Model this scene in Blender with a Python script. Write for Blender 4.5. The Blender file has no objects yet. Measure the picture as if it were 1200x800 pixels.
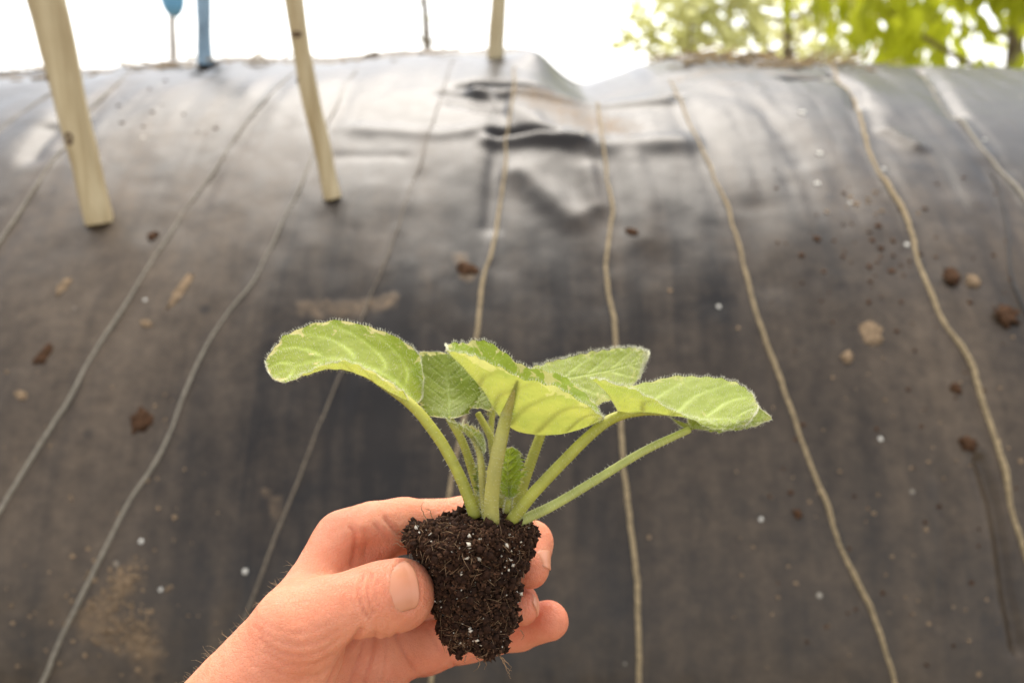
import bpy, math, random
import numpy as np
from mathutils import Vector, Matrix
random.seed(7); rng = np.random.default_rng(7)
S = bpy.context.scene
COL = S.collection

# ------------------------------------------------------------------ camera
F_PX = 1050.0; PITCH = math.radians(15.8); CAM_Z = 1.0; D0 = 0.28
cam = bpy.data.cameras.new('camera'); camo = bpy.data.objects.new('camera', cam); COL.objects.link(camo)
camo.location = (0, 0, CAM_Z); camo.rotation_euler = (math.pi/2 - PITCH, 0, 0)
cam.sensor_width = 36; cam.lens = 36*F_PX/1200; cam.clip_start = 0.01; cam.clip_end = 3000
cam.dof.use_dof = True; cam.dof.focus_distance = 0.272; cam.dof.aperture_fstop = 10.5; cam.dof.aperture_blades = 0
S.camera = camo
# ------------------------------------------------------------------ sky, sun, exposure
SUN_EL = math.radians(60); SUN_AZ = math.radians(-6)       # azimuth from +Y (behind the bed) towards +X
w = bpy.data.worlds.new('World'); S.world = w; w.use_nodes = True
nt = w.node_tree; nt.nodes.clear()
sky = nt.nodes.new('ShaderNodeTexSky'); sky.sky_type = 'NISHITA'; sky.sun_disc = False
sky.sun_elevation = SUN_EL; sky.sun_rotation = SUN_AZ; sky.air_density = 1.0; sky.dust_density = 1.6; sky.ozone_density = 1.0
hs = nt.nodes.new('ShaderNodeHueSaturation'); hs.inputs['Saturation'].default_value = 0.22
bg = nt.nodes.new('ShaderNodeBackground'); bg.inputs['Strength'].default_value = 0.14
wo = nt.nodes.new('ShaderNodeOutputWorld')
nt.links.new(sky.outputs[0], hs.inputs['Color']); nt.links.new(hs.outputs[0], bg.inputs['Color']); nt.links.new(bg.outputs[0], wo.inputs[0])
sl = bpy.data.lights.new('sun', 'SUN'); sl.energy = 1.5; sl.angle = math.radians(50); sl.color = (1, 0.90, 0.76)
so = bpy.data.objects.new('sun', sl); COL.objects.link(so)
sd = Vector((math.sin(SUN_AZ)*math.cos(SUN_EL), math.cos(SUN_AZ)*math.cos(SUN_EL), math.sin(SUN_EL)))
so.rotation_euler = sd.to_track_quat('Z', 'Y').to_euler(); so.location = sd*30
S.view_settings.view_transform = 'Standard'; S.view_settings.look = 'None'; S.view_settings.gamma = 1
S.view_settings.use_curve_mapping = False; S.view_settings.exposure = 1.62

# ------------------------------------------------------------------ projection helpers
C0 = np.array([0, 0, CAM_Z]); FW = np.array([0, math.cos(PITCH), -math.sin(PITCH)])
UP = np.array([0, math.sin(PITCH), math.cos(PITCH)]); RT = np.array([1., 0, 0])
def ray(px, py): return FW + RT*((px-600)/F_PX) + UP*((400-py)/F_PX)
def at_depth(px, py, d): return C0 + ray(px, py)*d
def at_y(px, py, y): r = ray(px, py); return C0 + r*(y/r[1])
def near(px, py, dz): return at_depth(px, py, D0 - dz*0.001)          # dz in mm towards the camera from the hand plane

# ------------------------------------------------------------------ generic helpers
def link(name, me, mats=(), parent=None, smooth=True):
    o = bpy.data.objects.new(name, me); COL.objects.link(o)
    for m in mats: me.materials.append(m)
    if smooth: me.polygons.foreach_set('use_smooth', np.ones(len(me.polygons), bool))
    if parent is not None: o.parent = parent
    return o
def mesh_np(name, V, Fq):
    me = bpy.data.meshes.new(name); V = np.asarray(V, np.float32)
    Fq = np.asarray(Fq, np.int32); n, k = Fq.shape
    me.vertices.add(len(V)); me.vertices.foreach_set('co', V.ravel())
    me.loops.add(n*k); me.loops.foreach_set('vertex_index', Fq.ravel())
    me.polygons.add(n); me.polygons.foreach_set('loop_start', np.arange(0, n*k, k, dtype=np.int32))
    me.update(calc_edges=True); me.validate(); return me
def set_attr(me, name, vals):
    a = me.attributes.new(name, 'FLOAT', 'POINT'); a.data.foreach_set('value', np.asarray(vals, np.float32))
def set_vec(me, name, vals):
    a = me.attributes.new(name, 'FLOAT_VECTOR', 'POINT'); a.data.foreach_set('vector', np.asarray(vals, np.float32).ravel())
def tag(o, label, cat, group=None, kind=None):
    o['label'] = label; o['category'] = cat
    if group: o['group'] = group
    if kind: o['kind'] = kind
    return o
def empty(name, loc):
    o = bpy.data.objects.new(name, None); COL.objects.link(o); o.location = loc; o.empty_display_size = 0.01; return o
def adopt(o, parent):      # o was built in world coordinates
    o.parent = parent; o.matrix_parent_inverse = Matrix.Translation(-Vector(world_loc(parent))); return o
def world_loc(o):
    l = Vector(o.location)
    return l if o.parent is None else l
def catmull(pts, n):
    P = np.asarray(pts, float); m = len(P)
    P = np.vstack([2*P[0]-P[1], P, 2*P[-1]-P[-2]]); out = []
    for t in np.linspace(0, m-1, n):
        i = min(int(t), m-2); u = t-i; a, b, c, d = P[i:i+4]
        out.append(0.5*((2*b)+(-a+c)*u+(2*a-5*b+4*c-d)*u*u+(-a+3*b-3*c+d)*u**3))
    return np.array(out)
def hash3(i, j, k, seed):
    h = (i.astype(np.int64)*73856093) ^ (j.astype(np.int64)*19349663) ^ (k.astype(np.int64)*83492791) ^ (seed*2654435761)
    h = (h ^ (h >> 13))*1274126177 & 0x7fffffff
    return ((h ^ (h >> 16)) & 0xffff)/65535.0
def vnoise(p, seed=0):
    p = np.asarray(p, float); i = np.floor(p).astype(np.int64); f = p-i; f = f*f*(3-2*f); r = 0
    for dx in (0, 1):
        for dy in (0, 1):
            for dz in (0, 1):
                wgt = (f[..., 0] if dx else 1-f[..., 0])*(f[..., 1] if dy else 1-f[..., 1])*(f[..., 2] if dz else 1-f[..., 2])
                r = r+wgt*hash3(i[..., 0]+dx, i[..., 1]+dy, i[..., 2]+dz, seed)
    return r*2-1
def fbm(p, seed=0, o=4):
    r = 0; a = 1; p = np.asarray(p, float)
    for k in range(o): r = r+a*vnoise(p, seed+k); p = p*2.03; a *= 0.5
    return r
def tube(path, rad, sides=10, cap=True, noise=0, nscale=1, seed=0):
    P = np.asarray(path, float); n = len(P); rad = np.broadcast_to(np.asarray(rad, float), (n,))
    T = np.gradient(P, axis=0); T /= np.linalg.norm(T, axis=1)[:, None]
    up = np.array([0, 0, 1.]) if abs(T[0, 2]) < .9 else np.array([0, 1., 0])
    a = np.cross(T[0], up); a /= np.linalg.norm(a); V = []
    ang = np.linspace(0, 2*np.pi, sides, endpoint=False)
    for i in range(n):
        a = a-T[i]*a.dot(T[i]); a /= np.linalg.norm(a); b = np.cross(T[i], a)
        V.append(P[i]+rad[i]*(np.cos(ang)[:, None]*a+np.sin(ang)[:, None]*b))
    V = np.array(V)
    if noise:
        c = P[:, None, :]; dv = V-c; V = c+dv*(1+noise*fbm(V*nscale, seed, 3))[..., None]
    V = V.reshape(-1, 3); Fc = []
    i, j = np.meshgrid(np.arange(n-1), np.arange(sides), indexing='ij'); j2 = (j+1) % sides
    Fc = np.stack([i*sides+j, i*sides+j2, (i+1)*sides+j2, (i+1)*sides+j], -1).reshape(-1, 4)
    if cap:
        V = np.vstack([V, P[0], P[-1]]); jj = np.arange(sides); k = (jj+1) % sides
        c0 = np.full(sides, n*sides); c1 = c0+1; b = (n-1)*sides
        Fc = np.vstack([Fc, np.stack([k, jj, c0, c0], -1), np.stack([b+jj, b+k, c1, c1], -1)])
    return V, Fc
def fix_tris(me): return me
def mesh_mixed(name, V, Fq):
    # quads whose last two indices match become triangles
    Fq = np.asarray(Fq); tri = Fq[:, 2] == Fq[:, 3]
    me = bpy.data.meshes.new(name); V = np.asarray(V, np.float32)
    q = Fq[~tri]; t = Fq[tri][:, :3]
    loops = np.concatenate([q.ravel(), t.ravel()]).astype(np.int32)
    st = np.concatenate([np.arange(len(q))*4, len(q)*4+np.arange(len(t))*3]).astype(np.int32)
    me.vertices.add(len(V)); me.vertices.foreach_set('co', V.ravel())
    me.loops.add(len(loops)); me.loops.foreach_set('vertex_index', loops)
    me.polygons.add(len(st)); me.polygons.foreach_set('loop_start', st)
    me.update(calc_edges=True); me.validate(); return me
def place(name, V, Fc, mats, base=None, parent=None, smooth=True):
    """mesh object whose origin is base (world); V in world coords"""
    V = np.asarray(V, float)
    if parent is not None: base = parent['_o']; 
    base = np.asarray(base if base is not None else V.mean(0), float)
    o = link(name, mesh_mixed(name, V-base, Fc), mats, None, smooth)
    if parent is None: o.location = base
    else: o.parent = parent
    o['_o'] = [float(x) for x in base]
    return o
def root(name, base):
    o = empty(name, base); o['_o'] = [float(x) for x in base]; return o

# ------------------------------------------------------------------ materials
class NB:
    def __init__(s, name):
        s.m = bpy.data.materials.new(name); s.m.use_nodes = True; s.t = s.m.node_tree; s.t.nodes.clear()
        s.out = s.t.nodes.new('ShaderNodeOutputMaterial')
    def n(s, typ, **kw):
        nd = s.t.nodes.new('ShaderNode'+typ)
        for k, v in kw.items():
            if k[0] == '_': setattr(nd, k[1:], v)
            else: s.put(nd, k.replace('_', ' '), v)
        return nd
    def put(s, nd, sock, v):
        i = nd.inputs[int(sock[1:])] if sock[0] == 'i' and sock[1:].isdigit() else nd.inputs[sock]
        if isinstance(v, bpy.types.NodeSocket): s.t.links.new(v, i)
        elif isinstance(v, bpy.types.Node): s.t.links.new(v.outputs[0], i)
        else:
            if i.type == 'RGBA' and len(v) == 3: v = (*v, 1)
            i.default_value = v
    def coord(s, kind='Object'): return s.n('TexCoord').outputs[kind]
    def attr(s, name): return s.n('Attribute', _attribute_name=name)
    def noise(s, vec, scale, detail=4, rough=.55, dist=0):
        return s.n('TexNoise', Vector=vec, Scale=scale, Detail=detail, Roughness=rough, Distortion=dist).outputs[0]
    def ramp(s, f, a, b): return s.n('MapRange', i0=f, i1=a, i2=b, _clamp=True).outputs[0]
    def mix(s, f, a, b):
        nd = s.t.nodes.new('ShaderNodeMix'); nd.data_type = 'RGBA'
        for i, v in ((0, f), (6, a), (7, b)):
            if isinstance(v, (bpy.types.NodeSocket, bpy.types.Node)):
                s.t.links.new(v if isinstance(v, bpy.types.NodeSocket) else v.outputs[0], nd.inputs[i])
            else: nd.inputs[i].default_value = v if i == 0 else (*v, 1)
        return nd.outputs[2]
    def math(s, op, a, b=0.0):
        return s.n('Math', _operation=op, i0=a, i1=b).outputs[0]
    def bump(s, h, strength=.5, dist=.001): return s.n('Bump', Height=h, Strength=strength, Distance=dist).outputs[0]
    def scale(s, vec, sc): return s.n('Mapping', Vector=vec, Scale=sc).outputs[0]
    def done(s, shader): s.t.links.new(shader.outputs[0], s.out.inputs[0]); return s.m

def mat_simple(name, col, rough=.7, var=.3, sc=60, bump=.3, bd=.001, spec=.3):
    b = NB(name); c = b.coord(); f = b.noise(c, sc, 5)
    dark = tuple(x*(1-var) for x in col); lite = tuple(min(1, x*(1+var)) for x in col)
    colr = b.mix(b.ramp(f, .3, .7), dark, lite)
    p = b.n('BsdfPrincipled', Base_Color=colr, Roughness=rough, Specular_IOR_Level=spec, Normal=b.bump(b.noise(c, sc*3, 3), bump, bd))
    return b.done(p)

def mat_sheet():
    b = NB('black_plastic'); st = b.attr('st').outputs['Vector']; soil = b.attr('soil').outputs['Fac']; dust = b.attr('dust').outputs['Fac']
    streak = b.noise(b.scale(st, (26, 2.2, 1)), 1.0, 6, .6, .4)
    blot = b.noise(st, 9, 6, .62); fine = b.noise(st, 70, 5, .7); grit = b.noise(st, 240, 3, .7)
    d0 = b.math('ADD', b.math('MULTIPLY', streak, .68), b.math('MULTIPLY', blot, .36))
    d1 = b.math('ADD', d0, b.math('MULTIPLY', b.math('SUBTRACT', fine, .5), .22))
    dm = b.ramp(b.math('ADD', d1, b.math('MULTIPLY', dust, .50)), .545, 1.0)
    base = b.mix(b.ramp(blot, .35, .7), (.0065, .0042, .0027), (.0150, .0100, .0062))
    dustc = b.mix(b.ramp(fine, .3, .7), (.080, .055, .033), (.134, .096, .061))
    col = b.mix(b.math('MULTIPLY', dm, .75), base, dustc)
    damp = b.math('MULTIPLY', b.ramp(b.noise(st, 17, 6, .7, .3), .52, .68), b.ramp(b.noise(st, 3.1, 2), .42, .58))
    col = b.mix(b.math('MULTIPLY', damp, .6), col, (.009, .0075, .006))
    # splash marks with a shape of their own: dark wet spots and small pale specks
    v = b.n('TexVoronoi', Vector=st, Scale=26., Randomness=1.0)
    dk = b.math('MULTIPLY', b.ramp(v.outputs['Distance'], .17, .07), b.ramp(b.n('SeparateColor', Color=v.outputs['Color']).outputs[0], .70, .75))
    dk = b.math('MULTIPLY', dk, b.ramp(b.noise(st, 4.5, 2), .38, .55))
    col = b.mix(b.math('MULTIPLY', dk, .7), col, (.008, .006, .005))
    v2 = b.n('TexVoronoi', Vector=st, Scale=34., Randomness=1.0)
    lt = b.math('MULTIPLY', b.ramp(v2.outputs['Distance'], .09, .05), b.ramp(b.n('SeparateColor', Color=v2.outputs['Color']).outputs[1], .82, .86))
    col = b.mix(b.math('MULTIPLY', lt, .7), col, (.42, .38, .3))
    sm = b.ramp(b.math('ADD', soil, b.math('MULTIPLY', b.math('SUBTRACT', fine, .5), .9)), .32, .75)
    soilc = b.mix(b.ramp(fine, .3, .75), (.095, .062, .034), (.20, .135, .075))
    col = b.mix(sm, col, soilc)
    ro = b.math('ADD', b.math('MULTIPLY', dm, .16), b.math('ADD', .36, b.math('MULTIPLY', sm, .3)))
    ro = b.math('ADD', ro, b.math('MULTIPLY', b.math('SUBTRACT', fine, .5), .12))
    h = b.math('ADD', b.math('MULTIPLY', b.noise(st, 28, 4, .5), 1.0), b.math('ADD', b.math('MULTIPLY', grit, .10), b.math('MULTIPLY', sm, .5)))
    h = b.math('ADD', h, b.math('MULTIPLY', b.noise(b.scale(st, (30, 3, 1)), 1.0, 4, .5, .8), .35))
    p = b.n('BsdfPrincipled', Base_Color=col, Roughness=ro, Specular_IOR_Level=.36, Normal=b.bump(h, .24, .003))
    return b.done(p)

def mat_skin():
    b = NB('skin'); c = b.coord(); red = b.attr('red').outputs['Fac']
    n1 = b.noise(c, 90, 4, .6); n2 = b.noise(c, 420, 4, .65)
    col = b.mix(b.ramp(n1, .3, .75), (.66, .236, .122), (.76, .322, .190))
    col = b.mix(b.math('MULTIPLY', b.ramp(n2, .5, .75), .22), col, (.55, .17, .085))
    col = b.mix(red, col, (.56, .145, .075))
    v = b.n('TexVoronoi', Vector=c, Scale=900., _feature='DISTANCE_TO_EDGE')
    wr = b.noise(b.scale(c, (700, 260, 400)), 1.0, 4, .6, .5)
    h = b.math('ADD', b.math('MULTIPLY', b.ramp(v.outputs['Distance'], 0, .12), .35), b.math('ADD', b.math('MULTIPLY', wr, .8), b.math('MULTIPLY', n2, .8)))
    p = b.n('BsdfPrincipled', Base_Color=col, Roughness=b.ramp(n2, -.6, 1.5), Specular_IOR_Level=.35, Normal=b.bump(h, .7, .00045),
            Subsurface_Weight=.5, Subsurface_Radius=(1.0, .35, .2), Subsurface_Scale=.004)
    p.inputs['Roughness'].default_value = .5
    return b.done(p)

def mat_leaf(name, top, top2, under, rib_c, trans=.45, varieg=1.0):
    b = NB(name); uv = b.attr('uv').outputs['Vector']; vein = b.attr('vein').outputs['Fac']; edge = b.attr('edge').outputs['Fac']; c = b.coord()
    n = b.noise(c, 130, 4, .6); n2 = b.noise(c, 900, 3, .6)
    col = b.mix(b.ramp(n, .3, .7), top, top2)
    col = b.mix(b.math('MULTIPLY', b.ramp(n2, .35, .75), .35), col, tuple(x*.72 for x in top))
    col = b.mix(b.math('MULTIPLY', vein, .26), col, rib_c)
    pn = b.noise(c, 165, 3, .6, .6)
    vm = b.math('MULTIPLY', b.ramp(b.math('ADD', pn, b.math('MULTIPLY', edge, .23)), .685, .715), varieg)
    col = b.mix(vm, col, (.60, .56, .20))
    back = b.n('NewGeometry').outputs['Backfacing']
    ucol = b.mix(b.math('MULTIPLY', vein, .75), b.mix(b.ramp(b.noise(c, 70, 4, .6), .32, .68), (under[0]*.68, under[1]*.84, under[2]*.8), tuple(x*1.12 for x in under)), tuple(x*.55 for x in under))
    ucol = b.mix(b.math('MULTIPLY', vm, .7), ucol, (.50, .46, .19))
    colf = b.mix(back, col, ucol)
    h = b.math('ADD', b.math('MULTIPLY', n2, .5), b.noise(c, 420, 3, .5))
    nm = b.bump(h, .5, .0004)
    p = b.n('BsdfPrincipled', Base_Color=colf, Roughness=.55, Specular_IOR_Level=.3, Normal=nm, Sheen_Weight=.12, Sheen_Roughness=.4)
    tcol = b.mix(.3, colf, (.46, .52, .07)); tr = b.n('BsdfTranslucent', Color=tcol, Normal=nm)
    tf = b.math('MULTIPLY', trans, b.math('SUBTRACT', 1.0, b.math('MULTIPLY', vein, .55)))
    return b.done(b.n('MixShader', i0=tf, i1=p, i2=tr))

def mat_translucent(name, col, t=.5, rough=.6, sc=200):
    b = NB(name); c = b.coord(); n = b.noise(c, sc, 4)
    cc = b.mix(b.ramp(n, .3, .7), tuple(x*.8 for x in col), tuple(min(1, x*1.15) for x in col))
    p = b.n('BsdfPrincipled', Base_Color=cc, Roughness=rough, Specular_IOR_Level=.35, Normal=b.bump(b.noise(c, sc*3, 3), .25, .0003)); tr = b.n('BsdfTranslucent', Color=cc)
    return b.done(b.n('MixShader', i0=t, i1=p, i2=tr))

def mat_wood():
    b = NB('peeled_wood'); c = b.coord(); g = b.noise(b.scale(c, (90, 90, 6)), 1.0, 5, .6, .6); n = b.noise(c, 14, 4)
    col = b.mix(b.ramp(g, .3, .7), (.32, .235, .115), (.56, .465, .285))
    col = b.mix(b.math('MULTIPLY', b.ramp(n, .5, .75), .5), col, (.36, .27, .14))
    p = b.n('BsdfPrincipled', Base_Color=col, Roughness=.6, Specular_IOR_Level=.3, Normal=b.bump(g, .5, .002)); return b.done(p)

M = {}
M['sheet'] = mat_sheet(); M['skin'] = mat_skin(); M['wood'] = mat_wood()
M['cord_tan'] = mat_simple('tan_cord', (.27, .205, .115), .8, .35, 240, .8, .001)
M['cord_grey'] = mat_simple('grey_cord', (.22, .195, .15), .7, .3, 240, .8, .001)
M['cord_thin'] = mat_simple('dull_cord', (.13, .105, .075), .7, .3, 240, .8, .001)
M['cord_dark'] = mat_simple('dark_cord', (.03, .027, .025), .6, .3, 240, .8, .001)
M['soil_dark'] = mat_simple('peat', (.032, .014, .0075), .9, .55, 700, .8, .0006, .15)
M['crumb'] = mat_simple('peat_crumb', (.075, .034, .017), .9, .6, 900, .6, .0004, .2)
M['fibre'] = mat_simple('root_fibre', (.26, .16, .085), .8, .5, 300, .3, .0003)
M['perlite'] = mat_simple('perlite', (.62, .55, .44), .85, .25, 800, .5, .0004)
M['dirt'] = mat_simple('dirt_clod', (.065, .034, .018), .95, .5, 140, .9, .003, .1)
M['dirt_pale'] = mat_simple('pale_dirt', (.22, .155, .095), .95, .4, 140, .9, .003, .1)
M['white_speck'] = mat_simple('white_speck', (.52, .50, .44), .7, .15, 200, .4, .001)
M['straw'] = mat_simple('straw', (.30, .21, .105), .85, .5, 60, .4, .002)
M['blue'] = mat_simple('blue_plastic', (.12, .33, .52), .45, .12, 40, .1, .001, .5)
M['bluegrey'] = mat_simple('blue_grey_paint', (.24, .34, .42), .6, .3, 30, .4, .002)
M['greywood'] = mat_simple('grey_wood', (.52, .50, .46), .8, .25, 40, .5, .003)
M['ground'] = mat_simple('ground', (.20, .16, .11), .95, .4, 2.2, .8, .02, .1)
M['bark'] = mat_simple('bark', (.20, .16, .12), .9, .4, 12, .8, .02, .1)
M['knot'] = mat_simple('knot_wood', (.07, .035, .02), .8, .4, 300, .5, .001)
M['foliage_a'] = mat_translucent('foliage_yellow_green', (.52, .56, .04), .75, .6, 3)
M['foliage_b'] = mat_translucent('foliage_pale', (.68, .68, .34), .74, .6, 3)
M['nail'] = None

def mat_nail():
    b = NB('nail'); c = b.coord(); u = b.attr('uv').outputs['Vector']; x = b.n('SeparateXYZ', Vector=u).outputs[0]
    ridg = b.noise(b.scale(u, (2, 40, 1)), 1.0, 3)
    col = b.mix(b.ramp(b.math('ADD', x, b.math('MULTIPLY', b.math('SUBTRACT', ridg, .5), .05)), .90, .93), (.58, .225, .115), (.68, .40, .24))
    col = b.mix(b.math('MULTIPLY', b.ramp(x, .18, .05), .4), col, (.62, .28, .17))
    p = b.n('BsdfPrincipled', Base_Color=col, Roughness=.38, Specular_IOR_Level=.45, Coat_Weight=.05, Normal=b.bump(ridg, .25, .0002), Subsurface_Weight=.2, Subsurface_Radius=(1, .4, .25), Subsurface_Scale=.002)
    return b.done(p)
M['nail'] = mat_nail()

# ================================================================== SETTING
# ground: one sheet to the horizon, uneven near the bed
def build_ground():
    g = np.concatenate([-np.geomspace(8, 1500, 26)[::-1], np.linspace(-7.5, 7.5, 76), np.geomspace(8, 1500, 26)])
    X, Y = np.meshgrid(g, g, indexing='ij'); Z = 0.03*fbm(np.stack([X*.9, Y*.9, X*0], -1), 3, 4)*np.exp(-(np.hypot(X, Y)/30)**2)-.02
    n = len(g); V = np.stack([X, Y, Z], -1).reshape(-1, 3)
    i, j = np.meshgrid(np.arange(n-1), np.arange(n-1), indexing='ij')
    Fc = np.stack([i*n+j, (i+1)*n+j, (i+1)*n+j+1, i*n+j+1], -1).reshape(-1, 4)
    o = place('ground', V, Fc, [M['ground']], (0, 0, 0)); o['kind'] = 'structure'
build_ground()

# ---- the bed: a long rounded mound; profile is an ellipse arc, sheet pulled over it
YC, ZC, A_, B_ = 1.35, 0.351, 0.78, 0.69
def zc_of(x): return ZC-0.040*x*x-0.012*np.clip(-x-.2, 0, 1)
def solve(px, py):
    """pixel -> (x, t) on the bare bed profile"""
    r = ray(px, py)
    def f(d):
        p = C0[None]+np.outer(np.atleast_1d(d), r); return (p[:, 1]-YC)**2/A_**2+(p[:, 2]-zc_of(p[:, 0]))**2/B_**2-1
    lo, hi = .4, 1.6
    for _ in range(4):
        ds = np.linspace(lo, hi, 80); v = f(ds); k = np.argmax(v < 0) if (v < 0).any() else -1
        if k < 0: k = int(np.argmin(v)); lo, hi = ds[max(k-1, 0)], ds[min(k+1, 79)]
        else: lo, hi = ds[max(k-1, 0)], ds[k]
    d = (lo+hi)/2
    p = C0+r*d; return p[0], math.atan2((p[2]-zc_of(p[0]))/B_, -(p[1]-YC)/A_)
def seg_dist(X, Tm, line):
    best = np.full(X.shape, 9.); side = np.zeros(X.shape)
    for (x0, t0), (x1, t1) in zip(line[:-1], line[1:]):
        dx, dt = x1-x0, t1-t0; L = dx*dx+dt*dt+1e-12
        u = np.clip(((X-x0)*dx+(Tm-t0)*dt)/L, 0, 1); ex = X-x0-u*dx; et = Tm-t0-u*dt; d = np.hypot(ex, et)
        s = np.sign(ex*dt-et*dx); side = np.where(d < best, s, side); best = np.minimum(best, d)
    return best, side
def L(*pts): return [(x, t*.74) for x, t in (solve(*p) for p in pts)]
CORDS = [  # pixel path, radius mm, material, label
 ([(118,72),(60,106),(25,132),(-15,165),(-60,210)], 3.2, 'cord_grey', 'short pale cord left of the thick peeled pole, at the picture edge'),
 ([(168,74),(140,98),(105,132),(68,183),(35,232),(-5,290),(-70,400)], 3.4, 'cord_grey', 'pale grey cord passing behind the thick peeled pole'),
 ([(348,84),(318,112),(282,152),(250,196),(215,243),(182,295),(150,345),(122,388),(98,430),(70,482),(38,535),(0,600),(-60,700)], 3.1, 'cord_grey', 'pale grey cord on the left running between the two leaning poles'),
 ([(418,82),(390,130),(352,212),(330,255),(300,320),(268,362),(240,402),(215,455),(200,500),(178,545),(150,592),(126,640),(100,690),(75,742),(48,800),(10,880)], 2.9, 'cord_grey', 'grey cord ending at the lower left beside the pale soil patch'),
 ([(530,74),(520,105),(508,140),(492,190),(470,252),(448,310),(428,355),(412,398),(395,440),(380,480),(365,520),(345,570),(325,622),(305,680),(288,722),(262,800),(240,880)], 2.4, 'cord_thin', 'thin dull cord passing behind the left drooping leaf and the wrist'),
 ([(603,82),(600,122),(594,160),(592,195),(584,245),(575,292),(564,330),(561,362),(558,400),(550,450),(540,510),(530,562),(522,620),(512,700),(505,800),(500,880)], 2.6, 'cord_tan', 'tan cord running down behind the seedling from the crest pole'),
 ([(696,92),(701,130),(705,170),(713,215),(717,252),(711,300),(712,335),(720,380),(724,430),(728,500),(733,560),(739,610),(744,660),(747,705),(749,760),(749,800),(750,880)], 2.7, 'cord_tan', 'tan cord running straight down just right of the root ball'),
 ([(786,84),(800,125),(820,170),(838,212),(852,245),(866,290),(876,330),(890,378),(906,420),(928,475),(945,522),(963,572),(985,628),(1004,676),(1022,712),(1040,760),(1052,802),(1066,880)], 2.7, 'cord_tan', 'tan cord sloping down past the tip of the right leaf'),
 ([(966,74),(985,88),(1003,108),(1010,140),(1018,172),(1036,212),(1055,245),(1068,275),(1076,305),(1088,340),(1104,375),(1122,402),(1138,432),(1150,470),(1166,512),(1182,570),(1203,642),(1240,760)], 3.3, 'cord_tan', 'thick pale tan cord on the right with a white dropping on it'),
 ([(1074,78),(1098,104),(1122,132),(1145,160),(1168,188),(1205,238),(1260,330)], 3.2, 'cord_grey', 'grey cord at the upper right corner of the sheet'),
 ([(1162,198),(1172,222),(1178,250),(1181,285),(1184,320),(1194,352),(1215,392),(1250,470)], 2.6, 'cord_dark', 'dark cord at the right edge beside the brown clod'),
]
def run_down(ln):      # carry a cord on past the frame, down to the foot of the sheet
    (x0, s0), (x1, s1) = ln[-2:]; k = max(-.8, min(.8, (x1-x0)/min(s1-s0, -1e-3)*-1)); out = list(ln)
    while out[-1][1] > -.19: out.append((out[-1][0]+k*.07, out[-1][1]-.07)); k *= .8
    return out
CORDS = [(run_down(L(*c[0])), c[1], c[2], c[3], c[0]) for c in CORDS]
FOLDS = [  # line, width, amplitude (metres, + outwards)
 (L((556,103),(600,101),(660,104),(720,107),(790,106)), .0085, -.007), (L((560,112),(610,112),(700,117),(780,116)), .012, .007),
 (L((578,157),(610,157),(650,160)), .007, -.006), (L((575,165),(620,165),(680,168)), .011, .006),
 (L((540,104),(575,110),(590,118)), .008, -.0045), (L((520,110),(560,120),(588,126)), .008, -.004), (L((530,122),(560,130),(585,134)), .007, -.003),
 (L((590,110),(588,150),(580,190),(575,260)), .010, -.003),
 (L((596,128),(640,158),(690,172),(760,170),(800,168)), .018, .006),
 (L((610,200),(640,225),(672,252)), .016, .005), (L((690,200),(700,240)), .012, .004), (L((740,190),(755,240),(760,280)), .018, .004),
 (L((976,84),(1000,100),(1006,120)), .008, -.007), (L((870,66),(905,76),(960,74)), .012, -.012), (L((920,92),(965,90)), .008, -.006),
 (L((1078,80),(1120,128)), .010, -.006), (L((895,130),(935,190)), .014, -.0018),
 (L((60,150),(40,185)), .012, -.005), (L((72,100),(76,170)), .012, -.004),
 (L((1150,540),(1168,590),(1178,640),(1186,700),(1196,760)), .006, -.008), (L((1105,560),(1112,640),(1100,720)), .008, -.003),
 (L((395,180),(470,182)), .008, -.0012), (L((240,70),(236,88)), .014, -.007), (L((420,150),(520,158),(585,150)), .012, .003),
 (L((1040,150),(1075,168)), .010, .004), (L((880,250),(900,330)), .02, -.003),
]
DIP = L((690,84))[0]; LIP = L((628,70))[0]; SOILP = L((630,116),(665,130),(700,142),(715,146))
PATCH = L((150,678),(130,705),(105,730),(140,740),(168,745),(172,775)); RUST = [(L((360,358),(400,362),(455,348)), .016, .9), (L((540,300),(548,318)), .012, 1.0), (L((315,575),(325,600)), .010, .8), (L((1018,385),(1020,400)), .011, 1.), (L((780,640),(840,650)), .05, .35), (L((560,250),(590,330),(700,340)), .05, .28), (L((800,85),(880,82),(960,90)), .03, .7), (L((840,98),(900,100)), .02, .6), (L((0,72),(120,70),(240,66),(400,66),(520,68)), .010, .8), (L((205,330),(215,322)), .008, .6), (L((730,445),(760,520),(800,600)), .07, .25)]
DUSTL = [(L((60,420),(30,600),(100,760)), .22, .55), (L((180,420),(150,560),(130,640)), .10, .35), (L((150,130),(200,200),(60,240)), .16, .35), (L((1140,560),(1120,760),(1180,700)), .14, .35), (L((1050,250),(1150,420)), .16, .25), (L((760,600),(800,780)), .2, .28), (L((300,640),(260,720),(230,560)), .16, -.32), (L((400,450),(330,520)), .12, -.12)]
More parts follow.
